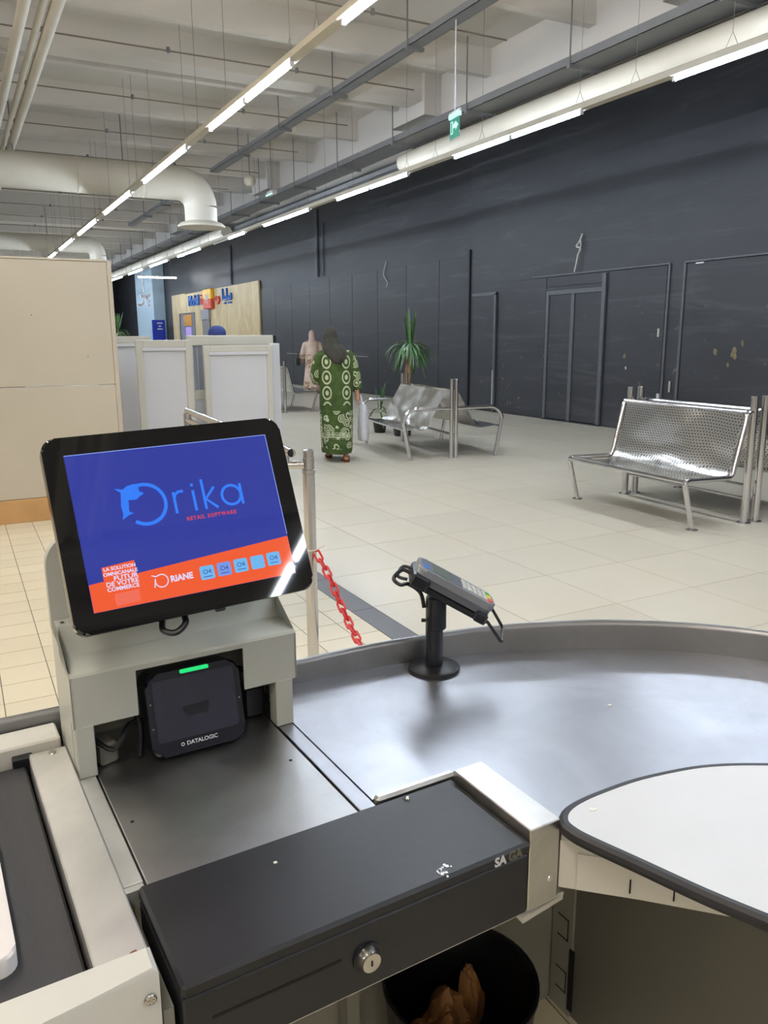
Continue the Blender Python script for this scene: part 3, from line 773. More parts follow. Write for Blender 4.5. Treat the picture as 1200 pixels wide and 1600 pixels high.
scrap(.158, -.0475, .806, .0035, 'tiny white paper scrap on the middle of the black cash drawer lid', 1)
scrap(.563, -.182, .8185, .006, 'tiny white paper scrap lying on the white packing shelf', 2)
scrap(.845, .055, .80, .005, 'small dark crumb on the steel counter beside the white shelf', 4)

# ------------------------------------------------------------------ waste bin with paper bag
bn = cthing('waste_bin', 'round black plastic waste bin standing under the cash drawer', 'bin', .556, .098, 0)
MB().lathe([(.0, .0), (.105, .0), (.112, .01), (.134, .32), (.139, .325), (.139, .332), (.134, .333), (.129, .325), (.108, .014), (.0, .012)], 40, None, False).build('bucket', 'bin_black', bn)
def crumple(o_loc, size, seed, mat, name, label, cat):
    bm = bmesh.new(); bmesh.ops.create_icosphere(bm, subdivisions=4, radius=1)
    for v in bm.verts:
        p = v.co.copy(); k = 1+.4*(noise.noise(p*1.5+Vector((seed, 0, 0)))) + .2*abs(noise.noise(p*4+Vector((0, seed, 0)))) - .1
        v.co = Vector((p.x*size[0]*k, p.y*size[1]*k, p.z*size[2]*k))
    o = MB().bm(bm).build(name, mat, None, True, 20); o.location = wf(*o_loc); tag(o, label, cat); return o
crumple((.545, .125, .17), (.06, .055, .10), 3.3, 'paper_brown', 'paper_bag', 'crumpled brown paper bag lying in the black waste bin', 'paper bag')
crumple((.612, .148, .20), (.03, .022, .085), 8.1, 'paper_brown', 'paper_sheet', 'folded brown paper standing up beside the crumpled bag in the bin', 'paper')
o = cthing('receipt', 'small white receipt tucked in front of the brown bag', 'paper', .535, .055, .17)
MB().sheet([(-.012, 0), (-.006, .03), (.004, .055)], -.01, .015, .001, 4, .01, RZ(-.5)).build('sheet', 'paper_white', o)

# ------------------------------------------------------------------ white board on the belt
bd = cthing('white_board', 'white rounded board corner lying on the black conveyor belt', 'board', -.25, .1, .7975)
MB().prism(rrect(-.25, .113, -.163, .30, .018, 5), .0, .022, None, .003).build('board', 'board_white', bd)

# ------------------------------------------------------------------ scanner hood
hd = cthing('scanner_hood', 'grey cream sheet metal hood over the barcode scanner', 'hood', .164, .36, .8)
HM = T((-.164, -.36, -.8))
a = MB()
a.box(-.015, .079, .288, .291, .882, .962, 0, HM); a.box(.250, .343, .288, .291, .882, .962, 0, HM); a.box(.079, .250, .288, .291, .9545, .962, 0, HM)
a.build('front_panel', 'hood_paint', hd)
a = MB()
pr_ = [(.288, .962), (.291, .9655), (.360, .969), (.3625, .972), (.3715, 1.0125), (.374, 1.0155), (.392, 1.0195), (.40, 1.016), (.40, .99), (.372, .985), (.36, .962), (.291, .9595)]
RYZ = Matrix(((0, 0, 1, 0), (1, 0, 0, 0), (0, 1, 0, 0), (0, 0, 0, 1)))   # (y,z,x) prism -> counter axes
a.prism(pr_, -.015, .343, HM @ RYZ); a.build('stepped_top', 'hood_paint', hd)
for x0, x1 in ((-.015, -.012), (.340, .343)):
    a = MB(); a.prism([(.288, .882), (.288, .962), (.36, .966), (.372, 1.014), (.43, 1.014), (.43, .80), (.315, .80), (.315, .882)][::-1], x0, x1, HM @ RYZ)
    a.build('side_panel', 'hood_paint', hd)
a = MB(); a.box(-.012, .340, .427, .43, .80, 1.014, 0, HM); a.build('rear_panel', 'hood_paint', hd)
pl = rrect(-.019, .338, .96, 1.155, .05, 8)
MB().prism(pl, -.41, -.392, HM @ RX(PI/2)).build('rounded_back_plate', 'hood_paint', hd)
for x0, x1 in ((-.014, .013), (.3045, .335)):
    MB().box(x0, x1, .2875, .318, .8005, .884, .0015, HM).build('leg', 'hood_paint', hd)
MB().lathe([(.003, 0), (.0, .001)], 8, HM @ T((-.005, .381, 1.0185))).build('screw', 'dark_hole', hd)
# ------------------------------------------------------------------ barcode scanner
TILT = math.radians(-13)
scn = cthing('barcode_scanner', 'black presentation barcode scanner with lit green bar inside the hood', 'scanner', .168, .30, .8005)
KM = T((0, -.030, .006)) @ RX(TILT)      # local: x, y depth (away), z up ; face at y=0
FM = KM @ RX(PI/2)                        # x right, y up, z towards camera
MB().prism(rrect(-.0755, .0755, .002, .133, .019, 6), -.055, -.010, FM).build('body', 'navy_plastic', scn)
MB().prism(rrect(-.0755, .0755, .002, .133, .019, 6), -.010, .0, FM, .004).build('front_bezel', 'scanner_bezel', scn)
MB().prism(rrect(-.0655, .0655, .0255, .122, .006, 4), -.0005, .0012, FM).build('window', 'dark_glass', scn)
ho = MB(); ho.prism([(-.017, .058), (.017, .058), (.021, .076), (-.023, .074)], .0012, .0017, FM); ho.build('lens', 'navy_plastic', scn)
for x0, x1 in ((-.05, -.0485), (.012, .0135)):
    MB().box(x0, x1, .07, .115, .0012, .0016, 0, FM).build('inner_edge', 'belt_rubber', scn)
MB().prism(rrect(-.020, .026, .1265, .1325, .002, 3), -.001, .0026, FM).build('green_light', 'led_green', scn)
text('lettering', 'DATALOGIC', .0088, 'letter_silver', scn, FM @ T((.003, .0165, .0003)), .0002, 'CENTER', 1.0, 1.0, .00022)
MB().lathe([(.0016, 0), (.0030, 0), (.0030, .0004), (.0016, .0004)], 12, FM @ T((-.0285, .0165, .0003)), False).build('logo_mark', 'letter_silver', scn)
for x, y in ((-.0705, .088), (-.0705, .050), (.0705, .068)):
    MB().lathe([(.0016, 0), (.0014, .0008), (0, .001)], 8, FM @ T((x, y, .0)), False).build('screw', 'lock_steel', scn)
MB().box(-.055, .055, -.02, .035, 0, .012, .003).build('foot', 'black_plastic', scn)
o = cthing('scanner_cable', 'tangle of black cables beside the scanner under the hood', 'cable', .05, .32, .8)
MB().tube(spline([(-.04, .01, .05), (-.01, -.02, .03), (.02, .0, .055), (.05, .01, .05), (.06, .04, .03)], 6), .004, 7).build('cable', 'black_plastic', o)
MB().tube(spline([(.03, -.01, .003), (.035, 0, .05), (.03, .03, .08)], 6), .005, 7).build('plug', 'black_plastic', o)
MB().box(-.03, .0, -.005, .04, .0, .035, .004, RZ(.3)).build('socket_box', 'grey_inner_dark', o)
o = cthing('power_plug', 'black plug and cable behind the right leg of the hood', 'cable', .285, .35, .8)
MB().box(-.02, .02, -.012, .02, .0, .06, .006).build('plug', 'black_plastic', o)
MB().tube(spline([(0, 0, .05), (.01, -.02, .08), (-.03, .02, .09), (-.06, .05, .07)], 6), .004, 7).build('cable', 'black_plastic', o)

# ------------------------------------------------------------------ touch monitor
MON_YAW = 0.8
MOL = Vector((.282, 1.26, 1.02))
mo = thing('touch_monitor', 'black touchscreen monitor with blue and orange software screen above the hood', 'monitor', MOL)
MW = Matrix(((.999, -.049, .012, .282), (.030, .391, -.92, 1.158), (.040, .919, .392, 1.183), (0, 0, 0, 1)))
MW = MW @ RY(math.radians(MON_YAW))
MM = T(-MOL) @ MW
fr = rrect(-.180, .180, -.1425, .1405, .020, 8)
MB().prism(fr, -.026, .0, MM, .003).build('bezel', 'black_gloss', mo)
MB().prism(rrect(-.172, .172, -.135, .133, .02, 6), -.04, -.026, MM).build('back_shell', 'black_plastic', mo)
MB().prism(rrect(-.11, .11, -.09, .07, .02, 6), -.062, -.04, MM).build('electronics_box', 'black_plastic', mo)
MB().tube([MM @ Vector((0, -.02, -.055)), MM @ Vector((0, -.05, -.085)), Vector((.0, .03, .06)), Vector((.0, .035, .02)), Vector((.0, .04, 0.0))], .02, 10).build('mount_arm', 'black_plastic', mo)
sc_ = MB().prism([(-.152, -.1135), (.1525, -.1135), (.1525, .113), (-.152, .113)], -.0005, .0004, MM).build('screen', 'screen_blue', mo)
def flat(name, mat, poly, z=.0004, h=.0002):
    ar = sum(poly[i][0]*poly[(i+1) % len(poly)][1]-poly[(i+1) % len(poly)][0]*poly[i][1] for i in range(len(poly)))
    return MB().prism(poly if ar > 0 else poly[::-1], z, z+h, MM).build(name, mat, sc_)
def strokes(name, mat, paths, w_, z=.0006, h=.0002):
    b = MB()
    for pth in paths:
        pts = [Vector(p) for p in pth]; L = []; R_ = []
        for i, p in enumerate(pts):
            t = (pts[min(i+1, len(pts)-1)]-pts[max(i-1, 0)]).normalized(); n_ = Vector((-t.y, t.x))*w_/2; L.append(p+n_); R_.append(p-n_)
        n = len(pts); vs = [(p.x, p.y, z+h) for p in L]+[(p.x, p.y, z+h) for p in R_]
        b.add(vs, [(i, n+i, n+i+1, i+1) for i in range(n-1)], MM)
    return b.build(name, mat, sc_, False)
flat('orange_band', 'screen_orange', [(-.1515, -.1132), (.1522, -.1132), (.1522, -.0535), (-.1515, -.0737)])
flat('orange_box', 'screen_orange', [(-.1308, -.0529), (-.0849, -.0495), (-.0849, -.0800), (-.1308, -.0800)])
strokes('logo_ring', 'screen_logo', [arc((-.0535, .0285), .0295, math.radians(112), math.radians(-128), 40)], .0052)
flat('logo_whale', 'screen_logo', [(-.0931, .0571), (-.0815, .0543), (-.0750, .0585), (-.0672, .0602), (-.0600, .0602), (-.0548, .0575), (-.0586, .0560), (-.0640, .0545), (-.0590, .0525), (-.0700, .0490), (-.0625, .0465), (-.0585, .0480), (-.0540, .0470), (-.0533, .0440), (-.0583, .0418), (-.0625, .0440), (-.0648, .0370), (-.0672, .0420), (-.0720, .0420), (-.0765, .0378), (-.0820, .0380), (-.0815, .0270), (-.0763, .0339), (-.0780, .0240), (-.0774, .0200), (-.0715, .0180), (-.0790, .0160), (-.0899, .0102), (-.0870, .0180), (-.0880, .0300), (-.0860, .0420), (-.0850, .0500)], .0006)
S = .0042
strokes('logo_letters', 'screen_logo', [
    [(-.0105, .0405), (-.0105, .0080)], [(-.0105, .0300), (-.0085, .0365), (-.0035, .0400), (.0045, .0405)],
    [(.0190, .0395), (.0190, .0078)], [(.0190, .0455), (.0190, .0498)],
    [(.0345, .0545), (.0345, .0078)], [(.0520, .0405), (.0365, .0235), (.0530, .0078)],
    arc((.0770, .0243), .0150, 0, 2*PI, 28), [(.0930, .0405), (.0930, .0078)]], S)
text('small_lettering', 'RETAIL SOFTWARE', .0078, 'screen_red', sc_, MM @ T((.0402, -.0028, .0007)), .0001, 'CENTER', 1.28, .94, .0003)
for i, (s, z, k) in enumerate((('LA SOLUTION', .0052, 1.0), ('OMNICANALE', .0052, 1.05), ('FUTUR', .0068, 1.2), ('DE VOTRE', .0068, 1.05), ('COMMERCE', .0058, 1.05))):
    text('small_lettering', s, z*1.35, 'screen_white', sc_, MM @ T((-.1065+(.006 if i == 2 else 0), -.0565-.0073*i, .0007)), .0001, 'CENTER', 1.0, k, .00022)
flat('pink_block', 'screen_pink', [(-.1203, -.0925), (-.0858, -.0915), (-.0868, -.1084), (-.1193, -.1096)], .0006)
strokes('small_ring', 'screen_white', [arc((-.0525, -.0862), .0092, math.radians(120), math.radians(-200), 24), [(-.0655, -.0765), (-.0600, -.0790), (-.0545, -.0775)], [(-.0612, -.0820), (-.0625, -.0890), (-.0640, -.0945)]], .0016)
text('small_lettering', 'RIANE', .0125, 'screen_white', sc_, MM @ T((-.0232, -.0868, .0007)), .0001, 'CENTER', 1.0, .95, .0005)
for i, (cx, cy) in enumerate(((.0152, -.0868), (.0417, -.0862), (.0682, -.0856), (.0951, -.0856), (.1216, -.0849))):
    flat('app_icon', ('screen_sky', 'screen_sky_b', 'screen_sky', 'screen_sky', 'screen_sky')[i], [(x+cx, y+cy) for x, y in rrect(-.0108, .0108, -.0102, .0102, .003, 4)], .0006)
    if i != 3:
        text('icon_lettering', 'O4', .0098, 'screen_navy' if i in (0, 2) else 'screen_blue', sc_, MM @ T((cx, cy+.001, .0009)), .0001)
        flat('icon_underline', 'screen_navy' if i == 2 else 'screen_blue', [(cx-.0065, cy-.0065), (cx+.0065, cy-.0065), (cx+.0065, cy-.0055), (cx-.0065, cy-.0055)], .0008)
strokes('lit_edge', 'screen_edge', [[(-.152, .1128), (.1525, .1128)], [(.1522, .113), (.1522, -.05)]], .0010, .0007)
MB().tube(spline([MM @ Vector((-.055, -.138, -.03)), MM @ Vector((-.060, -.155, -.02)), MM @ Vector((-.045, -.163, -.012)), MM @ Vector((-.028, -.152, -.012)), MM @ Vector((-.025, -.135, -.03))], 6), .0048, 8).build('cable', 'black_plastic', mo)
MB().box(.02, .034, -.1465, -.140, -.02, -.006, .002, MM).build('button', 'black_plastic', mo)

# ------------------------------------------------------------------ card terminal on its stand
pz = -30.66
pd = cthing('terminal_stand', 'black pole stand with round base holding the card terminal', 'stand', .667, .351, .8, math.radians(pz))
MB().lathe([(.0505, .0), (.0515, .003), (.0505, .0065), (.046, .0085), (.019, .010)], 40).build('round_base', 'black_plastic', pd)
MB().lathe([(.0172, .008), (.0172, .145)], 24).build('pole', 'navy_plastic', pd)
MB().lathe([(.0185, .086), (.0200, .088), (.0200, .150), (.018, .152)], 24, T((.0035, 0, 0))).build('sleeve', 'navy_plastic', pd)
MB().lathe([(.0022, 0), (.0038, .003), (.0038, .009), (0, .010)], 10, T((-.0165, -.008, .105)) @ RY(-PI/2)).build('set_screw', 'black_plastic', pd)
PM = T((.033, 0, .166)) @ RY(math.radians(29.5))
a = MB(); a.box(-.070, .078, -.036, .036, -.024, -.0095, .003, PM); a.box(-.086, -.050, -.046, .046, -.022, .004, .004, PM); a.box(.054, .080, -.046, .046, -.024, -.002, .004, PM); a.build('cradle', 'navy_plastic', pd)
MB().tube(fillet([PM @ Vector((.080, -.03, -.026)), Vector((.098, -.030, .112)), Vector((.128, -.030, .066)), Vector((.139, .030, .075)), Vector((.112, .032, .122)), PM @ Vector((.080, .03, -.026))], .008), .0032, 8).build('wire_loop', 'black_plastic', pd)
MB().tube(spline([PM @ Vector((-.08, .0, -.012)), PM @ Vector((-.100, .012, -.016)), PM @ Vector((-.110, -.008, -.034)), PM @ Vector((-.095, -.02, -.036)), PM @ Vector((-.080, -.01, -.03)), (-.028, -.004, .16), (-.0205, -.004, .13)], 6), .004, 8).build('cable', 'black_plastic', pd)
MB().tube(spline([PM @ Vector((-.075, .02, -.006)), PM @ Vector((-.100, .024, -.012)), PM @ Vector((-.104, .0, -.028)), PM @ Vector((-.085, -.005, -.024))], 6), .0034, 8).build('cable', 'black_plastic', pd)
tm = cthing('card_terminal', 'grey card payment terminal with green yellow and red keys', 'card terminal', .667, .351, .8, math.radians(pz))
PM2 = PM @ T((0, 0, -.001))
a = MB(); a.prism(rrect(-.081, .081, -.038, .038, .015, 6), -.008, .006, PM2); a.build('lower_shell', 'pad_grey', tm)
a = MB(); a.prism(rrect(-.083, .083, -.040, .040, .016, 6), .006, .020, PM2, .004); a.build('upper_shell', 'pad_light', tm)
a = MB(); a.prism(rrect(-.076, .012, -.033, .033, .008, 5), .020, .0206, PM2); a.build('face_plate', 'pad_grey', tm)
MB().box(-.054, -.012, -.026, .026, .0206, .0212, 0, PM2).build('display', 'pad_screen', tm)
MB().box(-.075, -.062, -.028, -.006, .0206, .0210, 0, PM2).build('brand_patch', 'letter_blue', tm)
for i in range(5):
    for j in range(3):
        x = .016+.0115*i; y = -.018+.0180*j
        MB().box(x-.0042, x+.0042, y-.0065, y+.0065, .0195, .0222, .001, PM2).build('key', 'key_grey', tm)
for j, m in enumerate(('key_red', 'key_yellow', 'key_green')):
    y = -.020+.020*j; MB().box(.0672, .0765, y-.008, y+.008, .0195, .0225, .0012, PM2).build('key', m, tm)

# ================================================================== BARRIER POST, RAIL, CHAIN
bp = thing('barrier_rail', 'chrome barrier post with tubular handrail beside the monitor', 'barrier', (1.235, 2.967, 0))
MB().lathe([(.0245, 0), (.0245, .90), (.027, .902), (.027, .918), (.0235, .92), (.0235, .965), (.0215, .967), (.0215, .998), (.019, .9985)], 24).build('post', 'chrome', bp)
MB().lathe([(.06, 0), (.06, .008), (.026, .012)], 24).build('base_plate', 'chrome', bp)
MB().lathe([(.0015, 0), (.0, .001)], 8, T((.005, -.0225, .975)) @ RX(PI/2)).build('screw_hole', 'dark_hole', bp)
MB().tube([(-.02, 0, .938), (-.085, .03, .938), (-.063, .4, .938), (.035, 2.05, .938)], .0165, 14).build('lower_rail', 'chrome', bp)
ur = MB().tube([(-.085, -.03, .995), (.038, 2.05, .995)], .0185, 16).build('upper_rail', 'chrome', bp)
MB().lathe([(.0160, 0), (.0, .0008)], 16, T((-.085, -.0302, .995)) @ RX(PI/2)).build('open_end', 'dark_hole', bp)
MB().tube([(-.085, .03, .938), (-.085, .03, .995)], .013, 12).build('stub', 'chrome', bp)
for y in (2.05,):
    MB().lathe([(.0245, 0), (.0245, .98)], 20, T((.038, y, 0))).build('post', 'chrome', bp)
MB().box(-.003, .003, .5, 2.02, .2, .915, 0, T((-.085, 0, 0)) @ RZ(-.0592)).build('clear_panel', 'pale_glass', bp)

ch = thing('plastic_chain', 'red plastic chain running from the chrome post down behind the counter rim', 'chain', (1.25, 2.94, .57))
cp = spline([(0, 0, 0), (.000, -.13, -.075), (-.015, -.27, -.150), (-.035, -.42, -.205), (-.08, -.70, -.255), (-.16, -1.05, -.26), (-.26, -1.40, -.20)], 40)
acc = [0]
for i in range(1, len(cp)): acc.append(acc[-1]+(cp[i]-cp[i-1]).length)
def at_len(s):
    for i in range(1, len(cp)):
        if acc[i] >= s: t = (s-acc[i-1])/(acc[i]-acc[i-1]); return cp[i-1].lerp(cp[i], t), (cp[i]-cp[i-1]).normalized()
    return cp[-1], (cp[-1]-cp[-2]).normalized()
# one link: stadium in the xz plane, length along x
a_, b_ = .031, .0125
lp = [(a_-b_ + b_*math.cos(t), 0, b_*math.sin(t)) for t in [-PI/2+PI*i/6 for i in range(7)]] + [(-(a_-b_) - b_*math.cos(t), 0, -b_*math.sin(t)) for t in [-PI/2+PI*i/6 for i in range(7)]]
link_me = MB().tube(lp, .0048, 7, False, None, True).mesh('chain_link', 'red_plastic')
s = .02; k = 0
while s < acc[-1]-.02:
    p, t = at_len(s); o = D.objects.new('link', link_me); COL.objects.link(o); o.parent = ch
    qx = t; side = qx.cross(Vector((0, 0, 1))).normalized(); upv = side.cross(qx)
    ang = PI/4 + (PI/2 if k % 2 else 0); v1 = side*math.cos(ang)+upv*math.sin(ang); v2 = qx.cross(v1)
    o.matrix_local = Matrix(((qx.x, v1.x, v2.x, p.x), (qx.y, v1.y, v2.y, p.y), (qx.z, v1.z, v2.z, p.z), (0, 0, 0, 1)))
    s += .0475; k += 1
zt = MB(); zt.tube([(.026*math.cos(t)-.014, .026*math.sin(t)+.026, .012) for t in [2*PI*i/16 for i in range(16)]], .0022, 6, False, None, True); zt.tube([(.01, .01, .012), (.035, -.01, .03)], .0018, 5)
zt.build('zip_tie', 'zip_tie', ch)
p, t = at_len(.66)
MB().box(-.006, .006, -.004, .004, -.012, .012, .001, T(p)).build('zip_tie', 'zip_tie', ch)

# ================================================================== PARTITIONS ON THE LEFT
pt = thing('beige_partition', 'tall beige boarded partition on a bare wooden plinth at the left', 'partition', (-.4, 6.88, 0))
MB().box(-1.6, 1.565, -.02, .02, .19, 1.07, .003).build('board', 'partition_beige', pt)
MB().box(-1.6, 1.565, -.02, .02, 1.076, 2.035, .003).build('board', 'partition_beige', pt)
MB().box(-1.6, 1.565, -.03, .03, .0, .187, .004).build('plinth', 'plinth_wood', pt)
MB().box(1.566, 1.60, -.026, .05, .0, 2.045, .003).build('edge_post', 'partition_beige', pt)
MB().box(-1.6, 1.566, -.025, .03, 2.036, 2.052, .002).build('top_rail', 'partition_beige', pt)
for x, z in ((.62, 1.70), (.98, 1.62), (1.37, 1.30)):
    MB().lathe([(.006, 0), (0, .001)], 8, T((x, -.0205, z)) @ RX(PI/2)).build('stain', 'conduit_brown', pt)

def framed(name, label, x, y, rz, w_, h, mat='white_panel', fw=.06, z0=.06):
    c = thing(name, label, 'partition', (x, y, 0), rz)
    MB().box(fw-.005, w_-fw+.005, -.008, .008, z0, h-fw).build('infill', mat, c)
    for n, b in (('frame_post', (0, fw, 0, h)), ('frame_post', (w_-fw, w_, 0, h)), ('frame_rail', (fw, w_-fw, h-fw*1.1, h)), ('frame_rail', (fw, w_-fw, z0-.05, z0))):
        MB().box(b[0], b[1], -.024, .024, b[2], b[3], .004).build(n, 'frame_cream', c)
    MB().box(fw-.01, w_-fw+.01, -.03, -.008, h-fw*1.1-.03, h-fw*1.1, .003).build('bead', 'white_panel', c)
    return c
framed('framed_partition', 'shaded white kiosk panel squeezed beside the beige partition', 1.20, 7.95, 0, .50, 1.46)
framed('framed_partition', 'white framed kiosk panel second from the beige partition', 1.46, 7.45, 0, .50, 1.425)
kp = framed('framed_partition', 'large white framed kiosk panel at the right end of the row', 2.105, 7.57, 0, .68, 1.37, 'white_panel', .055)
kw = thing('kiosk_counter', 'cream kiosk frame with a narrow glazed window behind the white panels', 'kiosk', (1.985, 7.68, 0))
MB().box(0, .86, -.02, .05, 1.37, 1.465, .006).build('top_beam', 'frame_cream', kw)
MB().box(.845, .892, -.015, .06, 1.395, 1.462, .003).build('beam_end', 'black_plastic', kw)
MB().box(0, .05, -.02, .05, 0, 1.37, .004).build('frame_post', 'frame_cream', kw)
MB().box(.05, .16, -.02, .05, .86, .95, .004).build('window_sill', 'frame_cream', kw)
MB().box(.05, .16, .01, .018, .95, 1.37).build('window_pane', 'pale_glass', kw)
MB().box(.09, .098, .0, .012, .95, 1.37).build('glazing_bar', 'frame_cream', kw)
MB().box(.05, .16, .0, .03, 0, .86).build('lower_infill', 'white_panel', kw)
MB().box(.80, .905, -.07, -.01, 0, 1.385, .006).build('corner_post', 'white_panel', kw)
MB().box(.86, .90, -.01, .9, 0, 1.37, .004).build('side_panel', 'white_panel', kw)

# ================================================================== BENCHES
def side_path(b):    # b: -1 seat faces -x
    return fillet([(b*.575, 0, 0), (b*.69, 0, .385), (b*.20, 0, .372), (b*.085, 0, .865), (b*.0, 0, .868)], .05, 5)
def bench_perf(name, label, x, y, rz, L, post_dx=.06):
    c = thing(name, label, 'bench', (x, y, 0), rz, 'steel benches of the mall')
    for b in (-1, 1):
        for yy in (0, L):
            px = b*post_dx
            MB().lathe([(.03, 0), (.03, .985), (.026, .99)], 16, T((px, yy, 0))).build('post', 'chrome', c)
            MB().lathe([(.055, 0), (.055, .005), (.03, .008)], 16, T((px, yy, 0))).build('foot_plate', 'chrome', c)
            MB().tube([(p.x+px*.6, yy, p.z) for p in side_path(b)], .021, 10).build('side_tube', 'chrome', c)
            MB().lathe([(.045, 0), (.045, .005), (.022, .008)], 14, T((b*.575+px*.6, yy, 0))).build('foot_plate', 'chrome', c)
        pr_ = [(b*(.70)+b*post_dx*.6, .37), (b*.68+b*post_dx*.6, .392), (b*.60+b*post_dx*.6, .385), (b*.45+b*post_dx*.6, .362), (b*.30+b*post_dx*.6, .355), (b*.225+b*post_dx*.6, .375), (b*.185+b*post_dx*.6, .43), (b*.155+b*post_dx*.6, .56), (b*.125+b*post_dx*.6, .70), (b*.095+b*post_dx*.6, .82), (b*.085+b*post_dx*.6, .865)]
        MB().sheet(pr_, .04, L-.04, .004, 16, .018).build('perforated_seat', 'perforated_steel', c)
        MB().tube([(b*.69+b*post_dx*.6, 0, .378), (b*.69+b*post_dx*.6, L, .378)], .015, 8).build('front_rail', 'chrome', c)
        MB().tube([(b*.085+b*post_dx*.6, 0, .868), (b*.085+b*post_dx*.6, L, .868)], .018, 8).build('top_rail', 'chrome', c)
    for z in (.19, .30):
        MB().tube([(-post_dx, 0, z), (-post_dx, L, z)], .011, 8).build('stretcher', 'chrome', c)
    return c
bench_perf('steel_bench', 'perforated chrome double bench in front of the double door at right', 5.42, 4.04, math.radians(-2.5), 1.34)
bench_perf('steel_bench', 'far chrome double bench half hidden behind the white kiosk panel', 5.60, 14.70, math.radians(-4), 1.34)
def bench_arm(name, label, x, y, rz, L):
    c = thing(name, label, 'bench', (x, y, 0), rz, 'steel benches of the mall')
    dx = .03
    for b in (-1, 1):
        for yy in (0, L):
            MB().lathe([(.024, 0), (.024, .945), (.02, .95)], 14, T((b*dx, yy, 0))).build('post', 'chrome', c)
            MB().tube([(p.x, yy, p.z) for p in fillet([(b*.56, 0, 0), (b*.655, 0, .50), (b*.55, 0, .605), (b*dx, 0, .598)], .09, 6)], .023, 10).build('arm_tube', 'chrome', c)
        pr_ = [(b*.64, .365), (b*.60, .362), (b*.50, .352), (b*.42, .345), (b*.36, .352), (b*.31, .40), (b*.24, .52), (b*.16, .66), (b*.07, .81)]
        MB().sheet(pr_, .05, L-.05, .004, 14, .02).build('sheet_seat', 'sheet_silver', c)
        MB().tube([(b*.635, 0, .36), (b*.635, L, .36)], .013, 8).build('front_rail', 'chrome', c)
    MB().tube([(0, 0, .28), (0, L, .28)], .018, 8).build('stretcher', 'chrome', c)
    return c
bench_arm('steel_armchair_bench', 'chrome bench with curved tube arms beside the woman in green', 5.255, 8.06, math.radians(-8.6), 1.66)

# ================================================================== PLANTS
def blade(mb, base, az, el, L, w_, droop, n=7):
    p = Vector(base); d = Vector((math.cos(az)*math.cos(el), math.sin(az)*math.cos(el), math.sin(el))); side = Vector((-math.sin(az), math.cos(az), 0))
    vs = []; st = L/n
    for i in range(n+1):
        t = i/n; ww = w_*(.55+1.2*t)*(1-t)**.7 if t < 1 else 0
        nrm = side.cross(d).normalized()
        vs += [tuple(p-side*ww), tuple(p+nrm*ww*.25), tuple(p+side*ww), tuple(p-nrm*.0015)]
        p = p+d*st; d = (d+Vector((0, 0, -droop*st*(1+t)))).normalized()
    fs = []
    for i in range(n):
        a = i*4
        for j in range(4): fs.append((a+j, a+4+j, a+4+(j+1) % 4, a+(j+1) % 4))
    mb.add(vs, fs)
def plant(name, label, x, y, pot, trunk, crown_z, n, L, upright, seed, lean=(0, 0), wd=.018):
    random.seed(seed)
    c = thing(name, label, 'plant', (x, y, 0))
    MB().lathe([(pot[0]*.72, 0), (pot[0]*.78, .01), (pot[0], pot[1]-.03), (pot[0]*1.06, pot[1]-.028), (pot[0]*1.06, pot[1]), (pot[0]*.95, pot[1]), (pot[0]*.93, pot[1]-.03)], 20).build('pot', 'black_plastic', c)
    tx, ty = lean
    if trunk:
        MB().tube(spline([(0, 0, pot[1]-.04), (tx*.3, ty*.3, crown_z*.5), (tx, ty, crown_z)], 5), [.04]*5+[.035]*6, 9).build('trunk', 'trunk_tan', c)
        MB().tube([(tx*.5-.01, ty*.5-.06, crown_z*.55), (tx*.8-.03, ty-.09, crown_z*.8)], .03, 8).build('cut_branch', 'trunk_tan', c)
    for i in range(n):
        az = random.uniform(0, 2*PI)
        if i < n*upright: el = random.uniform(1.25, 1.55); l = L*random.uniform(.8, 1.1); dr_ = .2
        else: el = random.uniform(-.6, .6); l = L*random.uniform(.7, 1.05); dr_ = random.uniform(2.5, 5.5)
        b = MB(); blade(b, (tx+.02*math.cos(az), ty+.02*math.sin(az), crown_z+random.uniform(-.06, .06)), az, el, l, wd*random.uniform(.8, 1.2), dr_)
        b.build('leaf', random.choice(('leaf_green', 'leaf_green', 'leaf_pale')), c, True, 60)
plant('potted_yucca', 'tall potted yucca with drooping leaves behind the armchair bench', 5.82, 10.32, (.16, .26), True, 1.30, 95, .50, .16, 5, (.13, .0), .021)
plant('potted_dracaena', 'small dark green potted plant under the yucca', 5.72, 10.85, (.11, .2), False, .34, 22, .36, .4, 9, (0, 0), .02)
plant('potted_palm', 'dark leafy plant showing above the kiosk panels at far left', 5.95, 33.5, (.3, .5), True, 1.7, 26, .75, .4, 11, (0, 0), .05)

